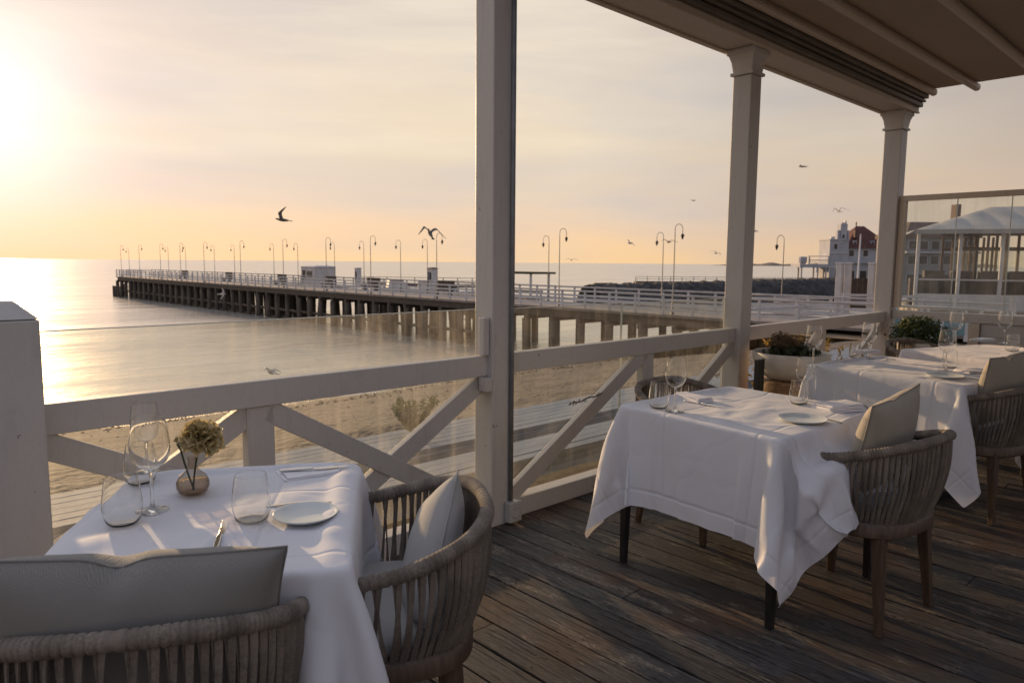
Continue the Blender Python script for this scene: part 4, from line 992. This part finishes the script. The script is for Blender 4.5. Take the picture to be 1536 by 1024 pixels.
jetty('short low jetty far out between the lamps', (atk(892,421,135), atk(914,421,135)), -2.6, 2., False)
def boat(label, p, rz, L, cab):
    t = thing('motorboat', label, 'boat', p, rz, 'boats moored behind the pier')
    m = MB(); n = 14
    def fn(u, v):
        s = u*2-1; w = L*.16*(1-max(0, s)**2.4)*(.9+.1*s); f = [.45,.85,1.,1.02][min(3, int(round(v*3)))]
        return (s*L/2, w*f, [-.3,.1,.7,1.0][min(3, int(round(v*3)))]+.25*max(0, s)**2)
    m.grid(n, 4, fn); m.grid(n, 4, lambda u, v: (fn(u, v)[0], -fn(u, v)[1], fn(u, v)[2])); 
    m.grid(n, 2, lambda u, v: (fn(u, 1)[0], fn(u, 1)[1]*(1-2*v), fn(u, 1)[2]-.05)); m.build('hull', M['boat'], t)
    m = MB(); m.add([(-L*.25,-L*.11,.95),(L*.15,-L*.1,.95),(L*.15,L*.1,.95),(-L*.25,L*.11,.95),(-L*.22,-L*.09,2.3),(L*.02,-L*.08,2.3),(L*.02,L*.08,2.3),(-L*.22,L*.09,2.3)], [(3,2,1,0),(4,5,6,7),(0,1,5,4),(1,2,6,5),(2,3,7,6),(3,0,4,7)]); m.build('cabin', M[cab], t, bevel=.08)
    m = MB(); m.box(-L*.23, L*.03, -L*.1, L*.1, 2.31, 2.4); m.build('cabin_roof', M['boat'], t)
q = atk(700, 447, 68); boat('white motorboat with red cabin moored close behind the pier', (q.x, q.y, SEA+.9), R(60), 8, 'boat_red')
q = atk(585, 410, 112); boat('white cabin boat moored at the left of the marina jetty', (q.x, q.y-3, SEA+.8), R(-20), 9, 'boat')
q = atk(628, 410, 112); boat('low white boat moored at the middle of the marina jetty', (q.x, q.y-3, SEA+.6), R(-30), 8, 'boat')

# ------------------------------------------------------------------ breakwater, villa, far coast
m = MB(); A, B = atk(884, 427, 105), atk(1262, 421, 118); A.z, B.z = -1.75, -.75; d = (B-A); sdv = Vector((d.y, -d.x, 0)).normalized(); N = 220; rng = random.Random(8)
def bw(u, v):
    p = A+d*u; o = (v-.5)*2; h = (1-abs(o)**3) ; b = 5.5*o
    j = .35*math.sin(u*180+v*20)*math.sin(v*13+u*70)
    return (p.x+sdv.x*b, p.y+sdv.y*b, (SEA-1)*(1-h)+p.z*h+j*.6)
m.grid(N, 13, bw); tag(m.build('breakwater', M['stone'], smooth=False), 'long dark stone breakwater in the water beyond the pier', 'breakwater')
VK = 150.
vo_ = atk(1290, 426, VK); vz = -2.7
vr = math.atan2(r0.y, r0.x); villa = thing('villa', 'white seaside villa with red hipped roof and square tower', 'house', (vo_.x, vo_.y, vz), vr)
S = VK/FPX   # metres per photograph pixel at that distance
def W_(m, n, mt, par=villa, **k): return m.build(n, M[mt], par, **k)
m = MB(); m.box((1264-1290)*S, (1330-1290)*S, -1, 8.5, 0, (426-371)*S); W_(m, 'wall', 'house')
m = MB(); x0, x1, z0, z1 = (1261-1290)*S, (1334-1290)*S, (426-372)*S, (426-338)*S; xa, xb = (1292-1290)*S, (1304-1290)*S
m.add([(x0,-1.6,z0),(x1,-1.6,z0),(x1,9.2,z0),(x0,9.2,z0),(xa,3.8,z1),(xb,3.8,z1)], [(3,2,1,0),(0,1,5,4),(1,2,5),(2,3,4,5),(3,0,4)])
rf = W_(m, 'roof', 'roof_red')
m = MB(); m.lathe([(.14,0),(.1,.5),(.2,.6),(.02,1.1)], 8, c=(xa, 3.8, z1-.1)); W_(m, 'finial', 'roof_dark', rf)
m = MB(); m.box((1279-1290)*S, (1283-1290)*S, .3, 1., (426-352)*S-.6, (426-345)*S); W_(m, 'chimney', 'roof_dark', rf)
tw_ = MB(); tw_.box((1236-1290)*S, (1263.8-1290)*S, -1.8, 3.4, 0, (426-361)*S); tw_.box((1235-1290)*S, (1264.5-1290)*S, -1.95, 3.55, (426-361)*S+.002, (426-359)*S); tow = W_(tw_, 'tower', 'house')
m = MB(); m.box((1252.5-1290)*S, (1262.5-1290)*S, -1.2, .4, (426-359)*S+.003, (426-336.5)*S); m.box((1248-1290)*S, (1251.5-1290)*S, -1.3, -.3, (426-359)*S+.003, (426-346)*S); m.box((1263.5-1290)*S, (1265-1290)*S, -1.3, -.7, (426-359)*S+.003, (426-346)*S); m.box((1256-1290)*S, (1258-1290)*S, -.7, -.3, (426-336.4)*S, (426-334)*S)
W_(m, 'turret', 'house', tow)
def win(x, y0, y1, w, yf=-1.0, par=villa):
    m = MB(); m.box((x-1290)*S-w/2-.12, (x-1290)*S+w/2+.12, yf-.06, yf-.004, (426-y1)*S-.12, (426-y0)*S+.12); f = m.build('window', M['paint_far'], par)
    m = MB(); m.box((x-1290)*S-w/2, (x-1290)*S+w/2, yf-.075, yf-.063, (426-y1)*S, (426-y0)*S); m.build('pane', M['window_dark'], f)
for x in (1271, 1292, 1312): win(x, 375, 384, 1.0)
for x in (1272, 1290, 1308): win(x, 405, 416, 1.4)
win(1244.5, 366, 374, .7, -1.8); win(1251, 365.5, 367.5, .3, -1.8); win(1249, 404, 416, 1.0, -1.8)
win(1257, 352, 358, .5, -1.2)
m = MB(); m.box((1263-1290)*S, (1336-1290)*S, -1.6, -1.02, (426-394)*S, (426-390)*S); W_(m, 'string_course', 'house')
m = MB(); m.box((1193-1290)*S, (1235-1290)*S, -2, 3, (426-401)*S, (426-396)*S)
for x in (1196, 1220, 1232): m.box((x-1291)*S, (x-1289)*S, -1.9, -1.5, 0, (426-401)*S-.002)
for x in (1203, 1226): m.box((x-1291)*S, (x-1289)*S, 2.2, 2.6, 0, (426-401)*S-.002)
for x in (1207, 1235): m.box((x-1290.7)*S, (x-1289.3)*S, -1.9, -1.6, (426-396)*S+.002, (426-385.2)*S)
m.box((1204-1290)*S, (1236-1290)*S, -1.95, -1.65, (426-385)*S, (426-384)*S)
W_(m, 'terrace', 'house')
m = MB()
for x in np.arange(1209, 1236, 2.2): m.box((x-.22-1290)*S, (x+.22-1290)*S, -1.9, -1.8, (426-396)*S+.002, (426-390.5)*S)
m.box((1207-1290)*S, (1236-1290)*S, -1.95, -1.75, (426-390.4)*S, (426-389.4)*S); W_(m, 'balustrade', 'house')
m = MB()
for y0, y1 in ((401, 399.5), (380, 379)): m.box((1235.2-1290)*S, (1264.3-1290)*S, -1.95, -1.803, (426-y0)*S, (426-y1)*S)
for x in (1236.6, 1263): m.box((x-.8-1290)*S, (x+.8-1290)*S, -1.93, -1.803, 0, (426-402)*S)
m.box((1237-1290)*S, (1243-1290)*S, -1.75, -1.4, (426-359)*S+.003, (426-355.5)*S); m.box((1258.5-1290)*S, (1261-1290)*S, -1.1, -.6, (426-336.4)*S, (426-332)*S)
W_(m, 'tower_trim', 'paint_far', tow)
for x in (1277, 1303):
    m = MB(); m.box((x-2.6-1290)*S, (x+2.6-1290)*S, -.6, 2.2, (426-369)*S, (426-361)*S); W_(m, 'dormer', 'house', rf)
    m = MB(); m.box((x-1.5-1290)*S, (x+1.5-1290)*S, -.66, -.605, (426-368)*S, (426-362.5)*S); m.build('pane', M['window_dark'], rf)
m = MB(); m.lathe([(.5,0),(.8,.3),(.85,1.3),(.7,1.5),(.0,1.5)], 10, c=((1199-1290)*S, -1.2, (426-395.8)*S)); W_(m, 'urn', 'house')
m = MB(); m.box((1190-1290)*S, (1262-1290)*S, -6, -3, -2, .02); m.box((1230-1290)*S, 60, -5, 60, -2, -.05); tag(W_(m, 'headland', 'stone', None), kind='structure'); hd = bpy.data.objects['headland']; hd.location = (vo_.x, vo_.y, vz); hd.rotation_euler.z = vr
rng = random.Random(9); hx = (1194-1290)*S; t = thing('hedge', 'low dark hedge in front of the villa terrace', 'hedge', (vo_.x, vo_.y, vz), vr)
m = MB(); 
for i in range(9): leaves(m, (hx+.6+i*.85, -4, .5), .75, .7, .75, 90, .28, rng, .3, .8)
m.build('foliage', M['greenery'], t)
t = thing('flagpole', 'thin white mast in front of the villa', 'mast'); q = at(1284, 455, -1.6); t.location = (q.x, q.y, -1.75); t.rotation_euler.y = R(1.3)
m = MB(); m.lathe([(.09,0),(.05,5.4),(.04,5.4)], 8); m.build('pole', M['paint_far'], t, smooth=True); m = MB(); m.lathe([(.0,5.4),(.07,5.45),(.07,5.5),(.0,5.56)], 8); m.build('finial', M['paint_far'], t, smooth=True)
# second house behind the pavilion
HK = 115.; q = atk(1400, 452, HK); S2 = HK/FPX
h2 = thing('guest_house', 'pale two-storey house with dark mansard roof behind the pavilion', 'house', (q.x, q.y, -3.2), vr)
def X2(x): return (x-1400)*S2
def Z2(y): return (452-y)*S2
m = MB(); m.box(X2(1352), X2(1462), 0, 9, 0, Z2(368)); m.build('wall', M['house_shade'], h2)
m = MB(); m.box(X2(1350), X2(1464), -.4, 9.3, Z2(368)+.003, Z2(362)); m.add([(X2(1351),-.3,Z2(362)),(X2(1463),-.3,Z2(362)),(X2(1463),9,Z2(362)),(X2(1351),9,Z2(362)),(X2(1368),2,Z2(344)),(X2(1450),2,Z2(344)),(X2(1450),7,Z2(344)),(X2(1368),7,Z2(344))], [(4,5,6,7),(0,1,5,4),(1,2,6,5),(2,3,7,6),(3,0,4,7)]); r2 = m.build('roof', M['roof_dark'], h2)
m = MB(); m.box(X2(1430), X2(1437), 1, 2.4, Z2(348), Z2(318)); m.build('chimney', M['roof_dark'], r2)
for row, (a, b) in enumerate(((373,385),(395,407),(422,436))):
    for x in (1363, 1380, 1397, 1416, 1434, 1450):
        m = MB(); m.box(X2(x)-.75, X2(x)+.75, -.07, -.004, Z2(b)-.1, Z2(a)+.1); f = m.build('window', M['house'], h2)
        m = MB(); m.box(X2(x)-.6, X2(x)+.6, -.085, -.073, Z2(b), Z2(a)); m.build('pane', M['window_dark'], f)
m = MB(); m.box(X2(1352), X2(1462), -.6, -.09, Z2(391), Z2(388)); m.build('string_course', M['house'], h2)
# far coast strip
m = MB(); A, B = atk(1060, 398, 2600), atk(1480, 402, 2300); d = B-A; sdv = Vector((d.y, -d.x, 0)).normalized()
m.grid(90, 5, lambda u, v: ((A+d*u+sdv*(v-.5)*300).x, (A+d*u+sdv*(v-.5)*300).y, SEA-1+(8.5+2.5*math.sin(u*31)+2*math.sin(u*77+1)+8*max(0,u-.4))*(1-abs(2*v-1)**2)*min(1, u*6)))
tag(m.build('coastline', M['coast'], smooth=True), kind='structure')

# ------------------------------------------------------------------ promenade fences, gate posts, pavilion
def picket(label, p, q, h, slats, post_step, top=True, group='white timber fences along the promenade', z=PZ-.3):
    A, B = Vector((p.x, p.y, 0)), Vector((q.x, q.y, 0)); t = thing('promenade_fence', label, 'fence', (A.x, A.y, z), 0, group); d = B-A; L = d.length; d.normalize()
    n = max(1, int(L/post_step))
    for i in range(n+1):
        c = d*(L*i/n); m = MB(); m.beam(c, c+Vector((0,0,h)), .12, .12, (0,1,0)); m.build('post', M['paint_far'], t)
    m = MB()
    sdv = d.cross(Vector((0,0,1)))*.08
    for k in range(slats): zz = h*(.2+.75*k/max(1, slats-1)); m.beam(Vector((0,0,zz))+sdv, d*L+Vector((0,0,zz))+sdv, .04, .13)
    m.build('slats', M['paint_far'], t)
picket('low white fence from the pier toward the gate posts', at(1085,478,-1.7), at(1245,478,-1.7), 1.25, 4, 2.2)
picket('white slatted fence between the gate posts', at(1262,482,-1.7), at(1330,484,-1.7), 1.55, 4, 1.6)
picket('near low white fence below the shore path', at(1120,505,-1.75), at(1262,492,-1.75), 1.2, 2, 3.2)
gl_ = ['tall white gate post at the left of the pair before the villa', 'tall white gate post at the right of the pair before the villa', 'tall white gate post left of the terrace end column']
gp = None
for i, X in enumerate((1255.5, 1268, 1304)):
    q = at(X, 478, -1.7)
    if gp is None:
        gp = thing('gate_post', gl_[0], 'post', (q.x, q.y, -1.75), 0, 'tall white gate posts before the villa'); m = MB(); m.box(-.16,.16,-.16,.16,0,3.2); m.build('shaft', M['paint_far'], gp, bevel=.02); m = MB(); m.box(-.2,.2,-.2,.2,3.202,3.3); m.build('cap', M['paint_far'], gp, bevel=.02)
    else: copy_tree(gp, gl_[i], (q.x, q.y, -1.75))
t = thing('timber_screen', 'dark brown timber screen between the gate posts', 'screen'); q = at(1287, 474, -1.7); q = CP+(q-CP)*1.08; t.location = (q.x, q.y, -1.75); t.rotation_euler.z = vr
m = MB()
for k in range(5): m.box(-.9+k*.36, -.56+k*.36, -.03, .03, .3, 2.3)
m.build('boards', M['dark_wood'], t); m = MB(); m.box(-.95, .95, .032, .08, .5, .62); m.build('rail', M['dark_wood'], t)

pz = -.75; q = at(1374, 462, pz); PK = (q-CP).dot(cf); S3 = PK/FPX; PVR = vr-R(22); PD = Vector((math.cos(PVR), math.sin(PVR), 0)); PN = Vector((-PD.y, PD.x, 0))
pv = thing('pavilion', 'glazed white pavilion with sloping tarpaulin roof beyond the windbreak', 'pavilion', (q.x, q.y, pz), PVR); PQ = q.copy()
def X3(x): d = ray(x, 420); p_ = CP+d*((PQ-CP).dot(PN)/d.dot(PN)); return (p_-PQ).dot(PD)
def Z3(y): return (462-y)*S3
m = MB()
# tarp roof: front eave, sagging slope, ridge
def tarp(u, v):
    x = X3(1366)+(X3(1600)-X3(1366))*u; zf = Z3(346); rise = Z3(303)-Z3(346)
    sag = -.12*math.sin(v*PI)*(1-.6*abs(math.sin(u*PI*5))); hip = min(1, u*1.45)
    return (x+v*0, -.5+7*v, zf+rise*1.15*min(v, hip*1.0)*(1-.1*v)+sag)
m.grid(60, 12, tarp); m.grid(60, 2, lambda u, v: (X3(1366)+(X3(1600)-X3(1366))*u, -.5, Z3(346)-.003-.22*v)); m.build('tarpaulin_roof', M['tarp'], pv, smooth=True)
for x in (1374, 1437, 1500, 1563, 1626):
    m = MB(); m.box(X3(x)-.075, X3(x)+.075, -.075, .075, 0, Z3(349)); m.build('post', M['paint_far'], pv)
for y_ in (2.5, 5.5):
    m = MB()
    for x in (1440, 1468, 1478, 1496, 1510, 1526, 1545): m.box(X3(x)-.06, X3(x)+.06, y_-.05, y_+.05, 0, Z3(352))
    m.box(X3(1438), X3(1600), y_-.052, y_+.052, Z3(374), Z3(370)); m.box(X3(1438), X3(1600), y_-.052, y_+.052, Z3(350), Z3(345)); m.build('glazing_frame', M['roof_dark'], pv)
m = MB(); m.box(X3(1374)+.11, X3(1600), -.06, .06, 0, Z3(440)); m.build('low_wall', M['paint_far'], pv)
m = MB(); m.box(X3(1374)+.11, X3(1600), -.05, .05, Z3(420), Z3(418)); m.build('rail', M['paint_far'], pv)
m = MB(); m.grid(2, 2, lambda u, v: (X3(1438)+(X3(1600)-X3(1438))*u, 2.4, .2+(Z3(372)-.2)*v)); m.build('glazing', M['pane_clean'], pv)
m = MB()
for k in range(8): x = X3(1385+k*22); m.box(x-.45, x+.45, 1.2, 2.0, 0, 1.9 if k % 2 else 1.5)
m.build('interior_seating', M['dark_wood'], pv)
m = MB(); m.box(X3(1374), X3(1660), -1.2, 8, -1.2, -.005); m.build('floor_slab', M['concrete'], pv)
picket('white railing with posts in front of the pavilion', at(1345,470,-.55), at(1600,470,-.55), 1.1, 2, 2.4, z=-.9)
t = thing('pool_screen', 'blue green glass screen below the pavilion', 'screen', group=None); q1, q2 = at(1340,482,-.2), at(1600,486,-.2); t.location = (q1.x, q1.y, -.75)
m = MB(); d = q2-q1; m.beam((0,0,.45), (d.x,d.y,.45), .03, .55); m.build('panel', M['turq'], t); m = MB(); m.beam((0,0,.76), (d.x,d.y,.76), .08, .06)
for k in range(8): c = d*(k/7.); m.beam((c.x,c.y,0), (c.x,c.y,.73), .08, .08, (0,1,0))
m.build('frame', M['paint_far'], t)

# ------------------------------------------------------------------ gulls
def gull_mesh(name, flap, sweep, span=1.25, dih=0.):
    m = MB()
    body = [(-.30,.004),(-.24,.03),(-.16,.055),(-.04,.075),(.08,.07),(.15,.048),(.20,.042),(.235,.045),(.27,.03),(.285,.012),(.325,.004)]
    vs = []; n = 10
    for x, r_ in body:
        for k in range(n): a = 2*PI*k/n; vs.append((x, r_*1.0*math.cos(a), r_*.9*math.sin(a)+(.02 if x > .18 else 0)))
    fs = [(i*n+k, i*n+(k+1) % n, (i+1)*n+(k+1) % n, (i+1)*n+k) for i in range(len(body)-1) for k in range(n)]
    fs += [tuple(range(n))[::-1], tuple((len(body)-1)*n+k for k in range(n))]; m.add(vs, fs)
    m.add([(-.22,-.03,.012),(-.22,.03,.012),(-.40,.075,.0),(-.40,-.075,.0),(-.22,-.03,-.012),(-.22,.03,-.012),(-.40,.075,-.016),(-.40,-.075,-.016)], [(0,1,2,3),(7,6,5,4),(0,3,7,4),(1,5,6,2),(2,6,7,3),(0,4,5,1)])
    for sg in (-1, 1):
        rows = []; 
        for i in range(12):
            s = i/11; y = s*span/2; el = flap*(math.sin(min(1, s/.45)*PI/2)*.45-max(0, s-.45)*.75)*span/2+(.0 if flap > 0 else -.02)
            xm = .05+.10*math.sin(min(1, s/.42)*PI/2)-max(0, s-.42)*sweep; ch = .19*(1-s**2.2)**.6*(.9+.1*s)+.012; th = .022*(1-.6*s)
            rows.append([(xm+ch*.35, sg*(y*.97), el+.004), (xm-ch*.1, sg*y*.97, el+th), (xm-ch*.65, sg*y*.97, el-.002), (xm-ch*.1, sg*y*.97, el-th)])
        cd, sn = math.cos(dih), math.sin(dih)
        vs = [(v[0], v[1]*cd-sg*v[2]*sn*.6, v[2]*cd+abs(v[1])*sn) for r_ in rows for v in r_]; fs = [(i*4+k, i*4+(k+1) % 4, i*4+4+(k+1) % 4, i*4+4+k) for i in range(11) for k in range(4)]+[(0,1,2,3), (47,46,45,44)]
        m.add(vs, fs)
    return m
def gull(label, X, Y, k, flap, sweep, heading, bank=0., pitch=0., span=1.25, mat='gull', dih=0.):
    m = gull_mesh('gull', flap, sweep, span, dih); o = m.build('gull', M[mat], smooth=True, merge=True)
    rm = o.modifiers.new('one_skin', 'REMESH'); rm.mode = 'VOXEL'; rm.voxel_size = .012; rm.use_smooth_shade = True
    p = atk(X, Y, k); o.location = p; o.rotation_euler = Euler((bank, pitch, heading), 'XYZ')
    return tag(o, label, 'gull', 'gulls flying over the bay')
hd_ = math.atan2(r0.y, r0.x)
gull('gull with wings swept up steeply, flying left of the lamps', 424, 330, 30, .5, .45, hd_+PI+.5, R(4), R(-4), mat='gull_dark', dih=R(72))
gull('gull braking with drooping wings beside the tall conduit column', 645, 350, 27, .55, .75, hd_+PI/2+.5, R(8), R(-35), mat='gull_dark')
gull('gull gliding high between the second and third columns', 1204, 250, 52, .30, .5, hd_+PI/2+.9, R(4), 0)
gull('gull with arched wings just above the villa', 1258, 317, 47, .75, .9, hd_+PI/2+.1, R(-3), R(-8))
gull('tiny distant gull high to the left of the second column', 1040, 301, 95, .4, .5, hd_+.5, R(10))
gull('small gull skimming the horizon right of the conduit column', 857, 390, 62, .45, .5, hd_+PI/2, R(2))
gull('small gull wheeling above the breakwater', 945, 365, 66, .8, .5, hd_+PI+.6, R(-30))
gull('small gull near the lamp arms above the pier', 1003, 363, 46, .5, .6, hd_+PI/2+.2, R(4), mat='gull_dark')
gull('small gull just left of the second column above the horizon', 1074, 380, 70, .6, .5, hd_+.8, R(20))
gull('tiny gull right of the second column', 1133, 347, 85, .5, .5, hd_+.4, R(15))
gull('pale gull gliding low before the pier piles', 333, 441, 62, .35, .4, hd_+.6, R(-55), span=1.4, mat='boat')
gull('gull low over the water above the flower table fence', 407, 557, 17, .5, .5, hd_+PI*.7, R(12), span=.5)

SC.render.engine = 'CYCLES'
SC.cycles.use_denoising = True; SC.cycles.denoiser = 'OPENIMAGEDENOISE'
SC.cycles.max_bounces = 18; SC.cycles.transmission_bounces = 16; SC.cycles.transparent_max_bounces = 24; SC.cycles.sample_clamp_indirect = 2.5; SC.cycles.caustics_reflective = False; SC.cycles.caustics_refractive = True
